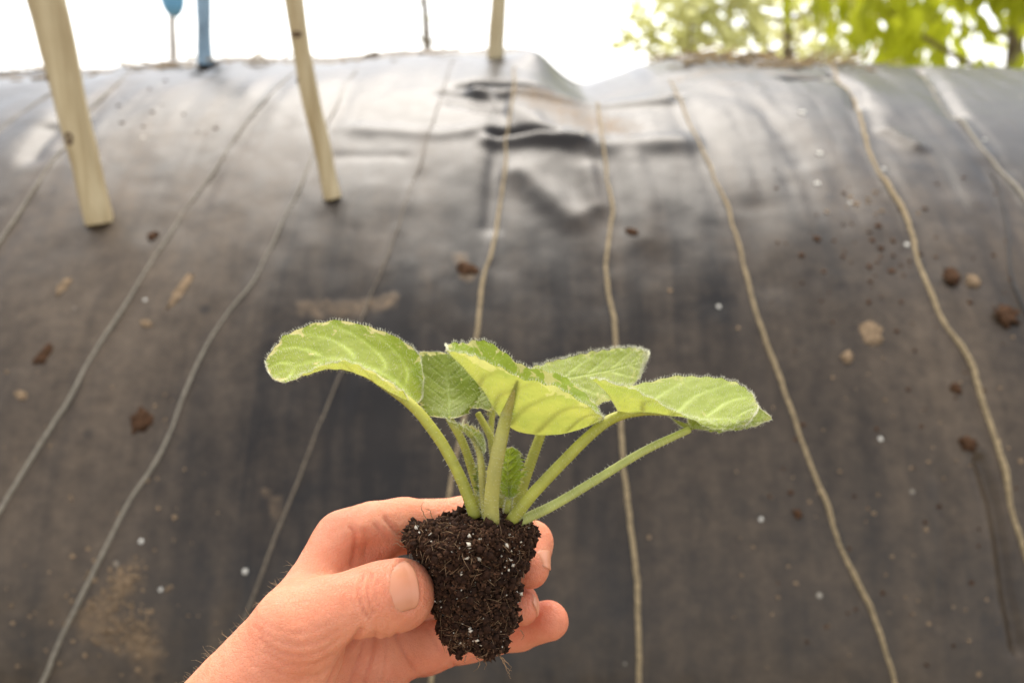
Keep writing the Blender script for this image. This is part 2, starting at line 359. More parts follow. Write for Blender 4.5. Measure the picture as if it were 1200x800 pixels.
def sheet(X, T):
    """displaced sheet point; X along the bed, T profile angle (radians; below 0 = skirt running down to the ground)"""
    X = np.asarray(X, float); T = np.asarray(T, float); t = np.maximum(T, 0); sk = np.minimum(T, 0)
    zc = zc_of(X); y = YC-A_*np.cos(t)+0.45*sk; z = zc+B_*np.sin(t)+1.0*sk
    ny = -np.cos(t)/A_; nz = np.sin(t)/B_; nl = np.hypot(ny, nz); ny /= nl; nz /= nl
    s = T*.74; q = np.stack([X*3.2, s*3.2, X*0], -1)
    d = .0060*fbm(q, 11, 2)+.0010*fbm(q*5, 23, 3)+.0009*fbm(np.stack([X*26, s*4.2, X*0], -1), 31, 3)
    for ln, wd, am in FOLDS:
        dd, _ = seg_dist(X, s, ln); d = d+am*np.exp(-(dd/wd)**2)
    for ln, rad, *_ in CORDS:
        dd, _ = seg_dist(X, s, ln); d = d+.0012*np.exp(-(dd/.0075)**2)-.0022*np.exp(-(dd/.016)**2)
    ex = X-DIP[0]; es = s-DIP[1]
    d = d-.040*np.exp(-(np.where(ex < 0, ex/.050, ex/.085))**2-(np.minimum(es, 0)/.10)**2)
    d = d+.016*np.exp(-((X-LIP[0])/.028)**2-((s-LIP[1])/.07)**2)
    d = d+.0032*fbm(np.stack([X*16, s*0, X*0], -1), 41, 3)*np.exp(-((s-1.10)/.10)**2)
    d = d+.007*np.clip(.6+.9*fbm(np.stack([X*7, s*0, X*0], -1), 47, 3), 0, 1.2)*np.exp(-((s-1.148-.006*np.sin(X*9))/.010)**2)
    z = np.maximum(z+nz*d, .004+.01*np.abs(np.sin(X*17))*.3)
    return np.stack([X, y+ny*d, z], -1)
def on_sheet(px, py, off=0.0):
    x, t = solve(px, py); p = sheet(np.array([x]), np.array([t]))[0]
    e = 1e-3; a = sheet(np.array([x+e, x]), np.array([t, t+e])); n = np.cross(a[0]-p, a[1]-p); n /= np.linalg.norm(n)
    if n[1] > 0 and n[2] < 0: n = -n
    return p+n*off, n
def build_sheet():
    xs = np.concatenate([np.linspace(-2.6, -.95, 60, endpoint=False), np.linspace(-.95, .95, 760, endpoint=False), np.linspace(.95, 2.6, 60)])
    ts = np.concatenate([np.linspace(-.34, .08, 24, endpoint=False), np.linspace(.08, 1.2, 250, endpoint=False), np.linspace(1.2, 1.74, 190)])
    X, T = np.meshgrid(xs, ts, indexing='ij')
    # ragged far hem just over the crest
    hem = 1.70+.05*fbm(np.stack([xs*9, xs*0, xs*0], -1), 51, 5); T = np.minimum(T, hem[:, None]-(1.74-T)*.02)
    V = sheet(X, T); n, m = X.shape; s = T*.74
    i, j = np.meshgrid(np.arange(n-1), np.arange(m-1), indexing='ij')
    Fc = np.stack([i*m+j, (i+1)*m+j, (i+1)*m+j+1, i*m+j+1], -1).reshape(-1, 4)
    o = place('plastic_sheet', V.reshape(-1, 3), Fc, [M['sheet']], (0, .6, 0))
    soil = np.zeros_like(X)
    dd, _ = seg_dist(X, s, SOILP); ex = np.clip((s-SOILP[0][1])/.02, -1, 1)
    soil = np.maximum(soil, .60*np.exp(-(dd/.045)**2))
    dd, _ = seg_dist(X, s, PATCH); soil = np.maximum(soil, .62*np.exp(-(dd/.020)**2)+.25*np.exp(-(dd/.05)**2)*0)
    for ln, wd, am in RUST:
        dd, _ = seg_dist(X, s, ln); soil = np.maximum(soil, .6*am*np.exp(-(dd/wd)**2))
    dust = np.zeros_like(X)
    for ln, wd, am in DUSTL:
        dd, _ = seg_dist(X, s, ln); dust = dust+am*np.exp(-(dd/wd)**2)
    dust += .14-.30*np.clip((s-.60)/.30, 0, 1)
    set_attr(o.data, 'soil', soil.ravel()); set_attr(o.data, 'dust', dust.ravel()); set_vec(o.data, 'st', np.stack([X, s, X*0], -1))
    tag(o, 'black plastic sheet stretched over the long rounded bed', 'plastic sheet')
build_sheet()
# soil of the bed behind the hem
def build_bed():
    xs = np.linspace(-2.6, 2.6, 300); ts = np.linspace(1.35, 3.2, 90); X, T = np.meshgrid(xs, ts, indexing='ij')
    t = np.minimum(T, math.pi); zc = zc_of(X); d = -.040+.007*fbm(np.stack([X*14, T*10, X*0], -1), 61, 4)
    ex = X-DIP[0]; d = d-.042*np.exp(-(np.where(ex < 0, ex/.055, ex/.09))**2)*np.exp(-((T-1.5)/.3)**2)
    y = YC-(A_+d)*np.cos(t); z = np.maximum(zc+(B_+d)*np.sin(t)-np.maximum(T-math.pi, 0)*8, -.05)
    n, m = X.shape; i, j = np.meshgrid(np.arange(n-1), np.arange(m-1), indexing='ij')
    Fc = np.stack([i*m+j, (i+1)*m+j, (i+1)*m+j+1, i*m+j+1], -1).reshape(-1, 4)
    o = place('soil_bed', np.stack([X, y, z], -1).reshape(-1, 3), Fc, [M['dirt_pale']], (0, 1.6, 0)); o['kind'] = 'structure'
build_bed()

# ---- cords
for ln, rad, mt, lab, pix in CORDS:
    pts = catmull([(x, s) for x, s in ln], 40+len(ln)*14); P = sheet(pts[:, 0], pts[:, 1]/.74)
    e = 1e-3; a = sheet(pts[:, 0]+e, pts[:, 1]/.74)-P; b2 = sheet(pts[:, 0], pts[:, 1]/.74+e)-P
    N = np.cross(a, b2); N /= np.linalg.norm(N, axis=1)[:, None]; N *= np.sign(N[:, 2:3]*.7-N[:, 1:2]*.7)
    wob = fbm(np.stack([pts[:, 1]*30, pts[:, 0]*30, pts[:, 0]*0], -1), 71, 3)
    P = P+N*(rad*.001*(.15+.2*wob))[:, None]+np.array([1, 0, 0])*(.0012*wob)[:, None]
    uu = np.linspace(0, 1, len(P)); V, Fc = tube(P, rad*(.00060 if pix[0][0] < 560 else .00070)*(1+.14*wob)*np.clip((.35 if pix[0][0] < 560 else .6)+1.1*uu, 0, 1), 10)
    tag(place('cord', V, Fc, [M[mt]], P[-1]), lab, 'cord', 'cords lying over the plastic sheet')

# ---- stakes
def stake(pix, y, radpx, mats, name, label, group='stakes standing in the bed', knots=(), ext=None, extra=None, seed=0):
    Q = [at_y(px, py, y) for px, py in pix]; rr = [r*((q-C0).dot(FW))/F_PX for r, q in zip(radpx, Q)]
    if ext:      # continue upwards past the frame
        d = (Q[-1]-Q[-2]); d /= np.linalg.norm(d); m_ = max(2, int(ext/.035))
        for k in range(m_): Q.append(Q[-1]+d*ext/m_); rr.append(rr[-1]*(1-.12/m_))
    n = 12*len(Q); P = catmull(Q, n); R = np.interp(np.linspace(0, 1, n), np.linspace(0, 1, len(rr)), rr)
    P = P+.0016*np.stack([fbm(np.stack([P[:, 2]*12, P[:, 2]*0+k, P[:, 2]*0], -1), seed+k, 2) for k in range(3)], -1)
    r = root(name, Q[0]); V, Fc = tube(P, R*(1+.05*vnoise(np.stack([P[:, 2]*25, P[:, 2]*0, P[:, 2]*0], -1), seed)), 24, True, .02, 40, seed)
    place('shaft', V, Fc, mats, parent=r)
    for (px, py, sx, sz) in knots:
        c = at_y(px, py, y); i = int(np.argmin(np.abs(P[:, 2]-c[2]))); dirv = np.array([c[0]-P[i][0], 0, 0]); dirv[1] = -math.sqrt(max(R[i]**2-dirv[0]**2, (R[i]*.3)**2))
        u = dirv/np.linalg.norm(dirv); side = np.cross(u, [0, 0, 1]); th = np.linspace(0, 2*np.pi, 18, endpoint=False); Vk = []; 
        for k, (sc, h) in enumerate(((1.25, -.002), (1.0, .0016), (.62, .0012), (.3, -.0012))):
            Vk.append(P[i]+u*(R[i]+h)+side*(np.cos(th)*sx*sc*(1+.15*np.sin(3*th)))[:, None]+np.array([0, 0, 1])*(np.sin(th)*sz*sc)[:, None])
        Vk = np.vstack(Vk+[P[i]+u*(R[i]-.002)]); Fk = [[a*18+b_, a*18+(b_+1) % 18, (a+1)*18+(b_+1) % 18, (a+1)*18+b_] for a in range(3) for b_ in range(18)]+[[54+b_, 54+(b_+1) % 18, 72, 72] for b_ in range(18)]
        place('knot', Vk, Fk, [M['knot']], parent=r)
    tag(r, label, 'stake', group); return r, P, R
def y_at(px, py): return float(on_sheet(px, py)[0][1])
y1 = y_at(115, 256); stake([(117,262),(114,250),(103,205),(91,160),(80,112),(70,68),(60,30),(52,0)], y1, [16,16.5,17,16.5,17.5,19,20.5,22], [M['wood']], 'wooden_stake', 'thick peeled wooden pole leaning left, with a dark knot', knots=[(88,160,.0035,.0055),(60,92,.002,.003)], ext=.7, seed=3)
y2 = y_at(392, 226); stake([(392,232),(390,222),(378,170),(365,118),(355,70),(349,30),(345,0)], y2, [10.5,10.5,10,10,10.5,11,11.5], [M['wood']], 'wooden_stake', 'thinner peeled wooden pole standing on the sheet, second from left', knots=[(350,40,.004,.0025),(350,93,.0018,.002)], ext=.6, seed=9)
y3 = y_at(581, 76)+.05; stake([(581,90),(581,70),(582,40),(584,0)], y3, [10.5,10,9.5,9], [M['wood']], 'wooden_stake', 'short visible peeled pole rising from the crest beside the torn fold', ext=.7, seed=15)
y4 = y_at(240, 72)+.02; stake([(240,76),(240,58),(240,30),(239,0)], y4, [8.5,8.5,8.5,9], [M['bluegrey']], 'painted_stake', 'blue grey painted stake standing on the crest left of centre', ext=.5, seed=21)
def capped():
    y = y4+.55; Q = [(203,75),(203,55),(202,30),(202,10)]; r, P, R = stake(Q, y, [5,5,4.5,4.5], [M['greywood']], 'capped_stake', 'pale stake with a rounded blue cap behind the crest', seed=27)
    c = at_y(202, -4, y); th = np.linspace(0, np.pi, 14); s = (c-C0).dot(FW)/F_PX
    pts = np.stack([c[0]+0*th, c[1]+0*th, c[2]-np.cos(th)*24*s], -1); V, Fc = tube(pts+np.random.default_rng(1).normal(0, 1e-6, pts.shape), np.maximum(np.sin(th), .02)*14*s, 20)
    place('cap', V, Fc, [M['blue']], parent=r)
capped()

# ---- clods, droppings, bits lying on the sheet
def lump(c, n, rx, seed, flat=.6, rough=.35, res=12):
    n = n/np.linalg.norm(n); a = np.cross(n, [0.3, .1, 1]); a /= np.linalg.norm(a); b = np.cross(n, a)
    th = np.linspace(0, np.pi, res); ph = np.linspace(0, 2*np.pi, res*2, endpoint=False); TH, PH = np.meshgrid(th, ph, indexing='ij')
    d = np.stack([np.sin(TH)*np.cos(PH), np.sin(TH)*np.sin(PH), np.cos(TH)], -1)
    r = 1+rough*fbm(d*2.2+seed*3.1, seed, 4); d = d*r[..., None]
    V = c+(d[..., 0:1]*a*rx[0]+d[..., 1:2]*b*rx[1]+d[..., 2:3]*n*min(rx)*flat).reshape(-1, 3) if False else (c+d[..., 0:1]*a*rx[0]+d[..., 1:2]*b*rx[1]+d[..., 2:3]*n*min(rx)*flat).reshape(-1, 3)
    m = res*2; i, j = np.meshgrid(np.arange(res-1), np.arange(m), indexing='ij'); j2 = (j+1) % m
    return V, np.stack([i*m+j, (i+1)*m+j, (i+1)*m+j2, i*m+j2], -1).reshape(-1, 4)
def bit(name, px, py, wpx, hpx, mat, label, cat, group=None, seed=0, flat=.6, rough=.4):
    p, n = on_sheet(px, py); s = np.linalg.norm(p-C0)/F_PX
    flat *= .65; V, Fc = lump(p+n*min(wpx, hpx)*.5*s*flat*.3, n, (wpx*.5*s, hpx*.5*s), seed, flat, rough*1.3)
    o = place(name, V, Fc, [M[mat]], p); tag(o, label, cat, group); return o
bit('soil_clod', 546, 311, 24, 16, 'dirt', 'dark brown soil clod on the sheet above the seedling', 'soil clod', seed=1, flat=.35)
bit('soil_clod', 1178, 372, 23, 23, 'dirt', 'largest brown soil clod at the right edge beside the dark cord', 'soil clod', seed=2, flat=.5)
bit('soil_clod', 1114, 326, 17, 20, 'dirt', 'dark soil clod just right of the thick tan cord', 'soil clod', seed=3)
bit('soil_clod', 1139, 331, 13, 15, 'dirt_pale', 'small pale brown clod right of a dark one near the thick cord', 'soil clod', seed=4)
bit('soil_clod', 1020, 394, 25, 23, 'dirt_pale', 'round tan patch of dried mud above the right leaf tip', 'soil clod', seed=5, flat=.1)
bit('soil_clod', 992, 420, 12, 14, 'dirt_pale', 'small orange brown clod left of the tan mud patch', 'soil clod', seed=6)
bit('soil_clod', 741, 273, 18, 9, 'dirt', 'small dark crumb beside the middle tan cord', 'soil clod', seed=7)
bit('soil_clod', 163, 490, 20, 26, 'dirt', 'dark smeared clod left of the lower left cord', 'soil clod', seed=8, flat=.2)
bit('soil_clod', 50, 415, 12, 26, 'dirt', 'long dark smear of soil near the left edge', 'soil clod', seed=9, flat=.15)
bit('soil_clod', 178, 272, 10, 12, 'dirt', 'small dark clod below the thick peeled pole', 'soil clod', seed=10)
bit('soil_clod', 936, 602, 10, 9, 'dirt', 'small reddish crumb left of the long right cord', 'soil clod', seed=12)
bit('soil_clod', 1135, 520, 16, 14, 'dirt', 'dark crumb between the long right cord and the thick cord', 'soil clod', seed=13)
bit('soil_clod', 1118, 456, 11, 11, 'dirt', 'dark crumb just left of the thick tan cord', 'soil clod', seed=14)
bit('dry_leaf_scrap', 209, 340, 10, 44, 'dirt_pale', 'long tan scrap of dry leaf left of centre', 'leaf scrap', seed=15, flat=.12)
bit('dry_leaf_scrap', 74, 335, 9, 20, 'dirt_pale', 'small tan leaf scrap near the left edge', 'leaf scrap', seed=16, flat=.2)
bit('dry_leaf_scrap', 170, 377, 12, 9, 'dirt_pale', 'pale crumpled leaf scrap beside a white speck', 'leaf scrap', seed=17, flat=.3)
bit('dry_leaf_scrap', 24, 463, 14, 8, 'dirt_pale', 'pale leaf scrap at the left edge below the grey cord', 'leaf scrap', seed=18, flat=.3)
SPECKS = [(940,133,15,'largest white dropping below the straw on the crest'),(957,218,12,'bright white speck above the cluster of dark crumbs'),(960,181,13,'pale speck between two brighter ones near the upper right'),
 (1012,150,9,'white dropping on the thick tan cord'),(1036,197,9,'small white speck just right of the thick tan cord'),(1156,159,8,'white speck near the upper right corner cord'),
 (168,348,8,'white speck beside the pale crumpled leaf scrap'),(842,360,9,'pale speck left of the long right cord above the leaves'),(894,608,9,'pale speck left of the long right cord at lower height'),(1032,514,9,'pale speck below the tan mud patch'),
 (205,606,10,'tan speck above left of the hand, below the left cord'),(167,634,9,'white speck above the pale soil patch'),(288,669,11,'round pale speck beside the thin dull cord near the wrist'),(190,690,8,'small white speck just right of the pale soil patch'),
 (1062,288,10,'pale speck just left of the thick tan cord at mid height'),(995,240,8,'small speck at the top of the dark crumb cluster'),(1092,732,8,'tan speck between the two right cords near the bottom'),(1088,620,8,'tan speck between the two right cords, lower middle'),
 (1197,540,10,'tan speck at the right picture edge'),(1148,790,9,'tan speck at the lower right corner'),(785,341,9,'tan speck left of the long right cord, above the fuzzy leaf'),(762,629,8,'tan speck right of the straight middle cord')]
for k, (px, py, d, lab) in enumerate(SPECKS):
    bit('white_speck' if 'tan speck' not in lab else 'tan_speck', px, py, d*.52, d*.52, 'white_speck' if 'tan speck' not in lab else 'dirt_pale', lab, 'speck', 'specks on the plastic sheet', 100+k, .5, .2)
# fine crumbs nobody could count
def scatter_crumbs(name, label, items, mat):
    Vs = []; Fs = []; o0 = 0
    for k, (px, py, d) in enumerate(items):
        p, n = on_sheet(px, py); s = np.linalg.norm(p-C0)/F_PX
        V, Fc = lump(p+n*d*.05*s, n, (d*.5*s*(.7+.6*random.random()), d*.5*s), k, .35, .5, 6); Vs.append(V); Fs.append(Fc+o0); o0 += len(V)
    tag(place(name, np.vstack(Vs), np.vstack(Fs), [M[mat]]), label, 'crumbs', kind='stuff')
pa = [(random.gauss(132, 24), random.gauss(722, 28), random.uniform(1.5, 5)) for _ in range(130)]+[(random.gauss(165, 8), random.gauss(748, 14), random.uniform(1.5, 5)) for _ in range(50)]+[(random.gauss(145,10), random.gauss(680,8), random.uniform(1.5,5)) for _ in range(40)]
scatter_crumbs('dried_soil_crumbs', 'crumbs of pale dried soil spilled on the lower left sheet', pa, 'dirt_pale')
pb = [(random.gauss(1010, 40), random.gauss(300, 34), random.uniform(2, 7)) for _ in range(46)]+[(random.uniform(900, 1195), random.uniform(200, 790), random.uniform(2, 5)) for _ in range(60)]+[(random.gauss(170, 45), random.gauss(130, 25), random.uniform(2, 5)) for _ in range(14)]
scatter_crumbs('dark_soil_crumbs', 'scattered dark soil crumbs on the right half of the sheet', pb, 'dirt')
pc = [(random.uniform(860, 1195), random.uniform(380, 790), random.uniform(1.5, 4)) for _ in range(60)]+[(random.uniform(5, 260), random.uniform(430, 790), random.uniform(1.5, 4)) for _ in range(60)]+[(random.gauss(1010, 20), random.gauss(238, 14), random.uniform(2, 6)) for _ in range(14)]
scatter_crumbs('pale_soil_crumbs', 'scattered pale specks of grit over the sheet', pc, 'dirt_pale')
# dry straw and roots along the crest
def straw(name, label, x0, x1, n, seed, hgt=1.0):
    r = np.random.default_rng(seed); Vs = []; Fs = []; o0 = 0
    for k in range(n):
        px = r.uniform(x0, x1); X = (px-600)/F_PX*1.33; T = math.radians(r.uniform(80, 97)); p = sheet(np.array([X]), np.array([T]))[0]
        a = r.uniform(-.5, .5)+(math.pi if r.random() < .5 else 0); ln = r.uniform(.012, .05); el = r.normal(.05, .22)
        d = np.array([math.cos(a)*math.cos(el), math.sin(a)*math.cos(el), math.sin(el)])
        q0 = p+np.array([0, 0, .001+.005*r.random()*hgt]); m = q0+d*ln*.5+r.normal(0, .003, 3)+np.array([0, 0, .003*hgt]); V, Fc = tube(catmull([q0, m, q0+d*ln], 6), r.uniform(.0005, .0016), 5)
        Vs.append(V); Fs.append(Fc+o0); o0 += len(V)
    tag(place(name, np.vstack(Vs), np.vstack(Fs), [M['straw']]), label, 'straw', kind='stuff')
straw('dry_straw', 'dry brown straw and roots lying on the crest right of the dip', 775, 975, 190, 5, .6)
straw('dry_straw', 'thin wisps of dry straw along the crest on the left', 0, 560, 110, 6, .3)
bit('soil_clod', 200, 64, 34, 12, 'dirt_pale', 'rusty brown clod on the crest left of the painted stake', 'soil clod', seed=31, flat=.5)

# ---- trees and shrubs behind
def tree(name, label, base, hgt, width, nleaf, lsize, mat, seed, low=.25, trunk_r=.05, upright=False):
    r = np.random.default_rng(seed); t = root(name, base); base = np.asarray(base, float)
    Vs = []; Fs = []; o0 = 0; tips = []
    tr = catmull([base-[0, 0, .05], base+[.05*width, 0, hgt*.35], base+[-.04*width, .05, hgt*.7], base+[.02, 0, hgt*.93]], 14)
    V, Fc = tube(tr, np.linspace(trunk_r, trunk_r*.2, 14), 9, True, .15, 8, seed); Vs.append(V); Fs.append(Fc); o0 = len(V)
    for k in range(26):
        u = r.uniform(low*.8, .95); p = tr[int(u*13)]; a = r.uniform(0, 2*np.pi); ln = width*.5*(1.1-.7*abs(u-.45))*r.uniform(.6, 1.1)
        e = p+np.array([math.cos(a)*ln, math.sin(a)*ln, ln*r.uniform(.1, .7)]); m = (p+e)/2+np.array([0, 0, -.05*ln])
        br = catmull([p, m, e], 7); V, Fc = tube(br, np.linspace(trunk_r*.35, trunk_r*.06, 7), 5); Vs.append(V); Fs.append(Fc+o0); o0 += len(V); tips += [br[3], br[4], br[5], br[6]]
    place('trunk', np.vstack(Vs), np.vstack(Fs), [M['bark']], parent=t)
    cl = np.array(tips)[r.integers(0, len(tips), nleaf)]; ctr = cl+r.normal(0, width*.06, (nleaf, 3))*[1, 1, .9]
    ax = r.normal(0, 1, (nleaf, 3)); 
    if upright: ax = ax*.35+[0, 0, -1]
    ax /= np.linalg.norm(ax, axis=1)[:, None]; bx = np.cross(ax, r.normal(0, 1, (nleaf, 3))); bx /= np.linalg.norm(bx, axis=1)[:, None]; nz = np.cross(ax, bx)
    s = lsize*r.uniform(.6, 1.3, nleaf)[:, None]; pts = []
    for u, wd in ((0, .02), (.3, .30), (.65, .26), (1, .02)):
        c = ctr+ax*s*u+nz*s*(.25*u*u); pts += [c-bx*s*wd*.6+nz*s*.05, c+bx*s*wd*.6+nz*s*.05]
    V = np.stack(pts, 1).reshape(-1, 3); b = np.arange(nleaf)[:, None]*8
    Fc = np.concatenate([b+np.array([[2*k, 2*k+1, 2*k+3, 2*k+2]]) for k in range(3)])
    o = place('crown', V, Fc, [M[mat]], parent=t, smooth=False); tag(t, label, 'tree'); return t
def gpos(px, y): p = at_y(px, 60, y); return (p[0], y, -.02)
tree('broadleaf_tree', 'dense yellow green tree beyond the bed at the right edge', gpos(1170, 5.2), 3.2, 2.1, 2900, .17, 'foliage_a', 2, .06, .06, True)
tree('broadleaf_tree', 'sparse pale tree beyond the bed right of the dip', gpos(905, 6.6), 3.6, 2.3, 2400, .16, 'foliage_b', 4, .06, .05)
tree('broadleaf_tree', 'far yellow green tree behind the gap between the two nearer ones', gpos(1330, 9.5), 4.2, 3.6, 2200, .2, 'foliage_a', 6, .06, .08)
tree('low_shrub', 'low pale shrub beyond the crest left of the sparse tree', gpos(815, 5.6), 1.75, .85, 800, .12, 'foliage_b', 11, .05, .02)
tree('slender_tree', 'thin grey leafless tree far behind the crest near the middle', gpos(500, 14), 3.4, .45, 50, .10, 'foliage_b', 8, .1, .10)

# ================================================================== THE HAND (signed distance field -> surface nets)
def Hm(px, py, z): d = (280.-z); return np.array([(px-600)/F_PX*d, (400-py)/F_PX*d, z])          # mm in camera space, z towards the camera
def to_world(m):
    m = np.asarray(m, float)*.001; return C0+np.outer(m[..., 0].ravel(), RT).reshape(m.shape)+np.outer(m[..., 1].ravel(), UP).reshape(m.shape)+np.outer((D0-m[..., 2]).ravel(), FW).reshape(m.shape)
def rcone(P, a, b, r1, r2):
    ba = b-a; l2 = ba@ba; rr = r1-r2; a2 = l2-rr*rr; il2 = 1/l2
    pa = P-a; y = pa@ba; z = y-l2; xv = pa*np.float32(l2)-y[..., None]*ba.astype(np.float32); x2 = (xv*xv).sum(-1); y2 = y*y*l2; z2 = z*z*l2
    k = np.sign(rr)*rr*rr*x2
    c1 = np.sign(z)*a2*z2 > k; c2 = np.sign(y)*a2*y2 < k
    return np.where(c1, np.sqrt(x2+z2)*il2-r2, np.where(c2, np.sqrt(x2+y2)*il2-r1, (np.sqrt(x2*a2*il2)+y*rr)*il2-r1)).astype(np.float32)
def smin(a, b, k): h = np.maximum(k-np.abs(a-b), 0)/k; return np.minimum(a, b)-h*h*k*.25
def chain(P, pts, k=3):
    d = None
    for (p, r), (q, s) in zip(pts[:-1], pts[1:]):
        c = rcone(P, p, q, r, s); d = c if d is None else smin(d, c, k)
    return d
def finger(P, J, pad=1.0): return chain(P, J, 2.5)
HJ = dict(
 thumb=[(Hm(262,842,20),15.5),(Hm(347,738,20),12.6),(Hm(388,716,18),9.9),(Hm(426,704,15),9.4),(Hm(446,699,12),9.9),(Hm(469,694,8),10.4)],
 index=[(Hm(412,641,-11),9.4),(Hm(440,623,-16),9.6),(Hm(470,616,-22),8.9),(Hm(545,612,-33),8.6),(Hm(590,618,-33),7.6),(Hm(622,636,-25),7.2),(Hm(621,666,-14),6.4)],
 middle=[(Hm(428,700,-27),10.4),(Hm(490,695,-36),9),(Hm(545,692,-44),8.6),(Hm(598,700,-36),7.6),(Hm(606,706,-24),6.6),(Hm(611,712,-14),5.6)],
 ring=[(Hm(438,768,-20),10.6),(Hm(500,757,-32),9),(Hm(550,746,-38),8.3),(Hm(606,735,-31),7.5),(Hm(643,727,-24),6.7)],
 pinky=[(Hm(442,838,-12),9.6),(Hm(520,858,-26),7.8),(Hm(562,850,-20),6.8),(Hm(572,842,-6),5.8)])
def hand_sdf(P):
    P = P.astype(np.float32); W = Hm(250, 915, 6)
    arm = rcone(P, W, Hm(60, 1140, 45), 21, 27); arm = smin(arm, rcone(P, Hm(285, 945, -2), Hm(120, 1180, 30), 20, 26), 12)
    palm = arm
    for q, r in ((HJ['index'][0][0], 10.5), (HJ['middle'][0][0], 11), (HJ['ring'][0][0], 11), (HJ['pinky'][0][0], 10.5)):
        palm = smin(palm, rcone(P, Hm(285, 900, -2), q, 17, r), 9)
    palm = smin(palm, rcone(P, Hm(350, 940, 6), Hm(425, 850, -6), 15, 11), 10)              # heel of the hand
    palm = smin(palm, rcone(P, Hm(305, 835, 18), Hm(352, 762, 12), 17, 13), 10)             # ball of the thumb
    web = rcone(P, Hm(350, 706, 9), Hm(400, 634, -9), 7.8, 8.0); palm = smin(palm, web, 8)
    th = finger(P, HJ['thumb']); th = smin(th, rcone(P, Hm(448, 712, 11), Hm(470, 705, 7), 8.2, 8.2), 3)
    body = smin(palm, th, 7)
    fg = None
    for nm in ('index', 'middle', 'ring', 'pinky'):
        f = finger(P, HJ[nm]); fg = f if fg is None else smin(fg, f, .9)
    pf = smin(palm, fg, 5.5); c_ = Hm(452, 654, 4); q_ = (P-c_.astype(np.float32))/np.array([13., 8.5, 12.], np.float32); e_ = (np.sqrt((q_*q_).sum(-1))-1)*9.; pf = -smin(-pf, e_, 3.5)
    a = smin(pf, th, 6)
    # fingers must not melt into the thumb: use a tight blend near the thumb tip
    wgt = np.clip((P[..., 0]+52)/14, 0, 1); tight = smin(pf, th, 1.0)
    return a*(1-wgt)+tight*wgt
def surface_nets(vol, org, h):
    ins = vol < 0; s = np.zeros(tuple(n-1 for n in vol.shape), np.uint8)
    nx, ny, nz = s.shape; corners = [(i, j, k) for i in (0, 1) for j in (0, 1) for k in (0, 1)]
    for c in corners: s += ins[c[0]:c[0]+nx, c[1]:c[1]+ny, c[2]:c[2]+nz]
    act = (s > 0) & (s < 8); idx = np.full(s.shape, -1, np.int64); cells = np.argwhere(act); idx[act] = np.arange(len(cells))
    acc = np.zeros((len(cells), 3)); cnt = np.zeros(len(cells))
    for a in corners:
        for ax in range(3):
            if a[ax]: continue
            b = list(a); b[ax] = 1; va = vol[tuple((cells+a).T)]; vb = vol[tuple((cells+b).T)]; m = (va < 0) != (vb < 0)
            t = np.where(m, va/(va-vb+1e-12), 0); p = np.array(a, float)+np.zeros((len(cells), 3)); p[:, ax] += t
            acc += p*m[:, None]; cnt += m
    V = (cells+acc/cnt[:, None])*h+org; Fs = []
    for ax in range(3):
        u, v = (ax+1) % 3, (ax+2) % 3; sl0 = [slice(None)]*3; sl1 = [slice(None)]*3; sl0[ax] = slice(0, -1); sl1[ax] = slice(1, None)
        e = np.argwhere(ins[tuple(sl0)] != ins[tuple(sl1)]); ok = (e[:, u] > 0) & (e[:, v] > 0) & (e[:, u] < vol.shape[u]-1) & (e[:, v] < vol.shape[v]-1); e = e[ok]
        if not len(e): continue
        fl = ins[tuple(e.T)]; q = []
        for du, dv in ((1, 1), (0, 1), (0, 0), (1, 0)):
            c = e.copy(); c[:, u] -= du; c[:, v] -= dv; q.append(idx[tuple(c.T)])
        q = np.stack(q, -1); q[~fl] = q[~fl][:, ::-1]; Fs.append(q)
    return V, np.vstack(Fs)
def grad(fn, P, e=.4):
    g = np.stack([fn(P+np.eye(3)[k]*e)-fn(P-np.eye(3)[k]*e) for k in range(3)], -1); return g/np.maximum(np.linalg.norm(g, axis=-1), 1e-9)[..., None]
CREASES = [  # px polyline, width px, depth mm
 ([(428,671),(422,685),(421,700),(425,713),(432,724)], 1.8, .6), ([(436,674),(431,690),(432,705),(438,718)], 1.6, .5), ([(443,680),(440,695),(444,710)], 1.5, .32), ([(415,678),(412,695),(416,712)], 1.5, .15),
 ([(300,735),(320,748),(345,756),(372,752),(396,738)], 2.4, .45), ([(306,748),(322,761),(347,768),(375,763),(396,748)], 2.4, .6), ([(312,763),(335,776),(364,778),(390,766)], 2.4, .5), ([(318,782),(344,793),(372,790),(388,780)], 2.2, .4), ([(298,722),(315,733),(340,741),(368,738),(385,730)], 2, .25), ([(290,770),(310,790),(330,802)], 2, .3), ([(280,745),(292,762),(305,776)], 1.8, .2),
 ([(423,738),(406,762),(392,788),(380,815)], 3.0, .9), ([(440,741),(435,770),(424,802)], 2.4, .5), ([(464,742),(474,762),(489,786)], 2.6, .5), ([(425,752),(418,775),(408,800)], 2, .4), ([(452,742),(452,768),(447,795)], 1.8, .3), ([(500,735),(520,765),(535,782)], 2.2, .35),
 ([(452,608),(458,616),(466,624),(478,632)], 2.6, .7), ([(440,614),(447,623),(457,633)], 2.2, .45), ([(412,618),(416,627),(416,643),(412,662)], 2.8, .6), ([(426,620),(430,632),(428,650)], 2.2, .3),
]
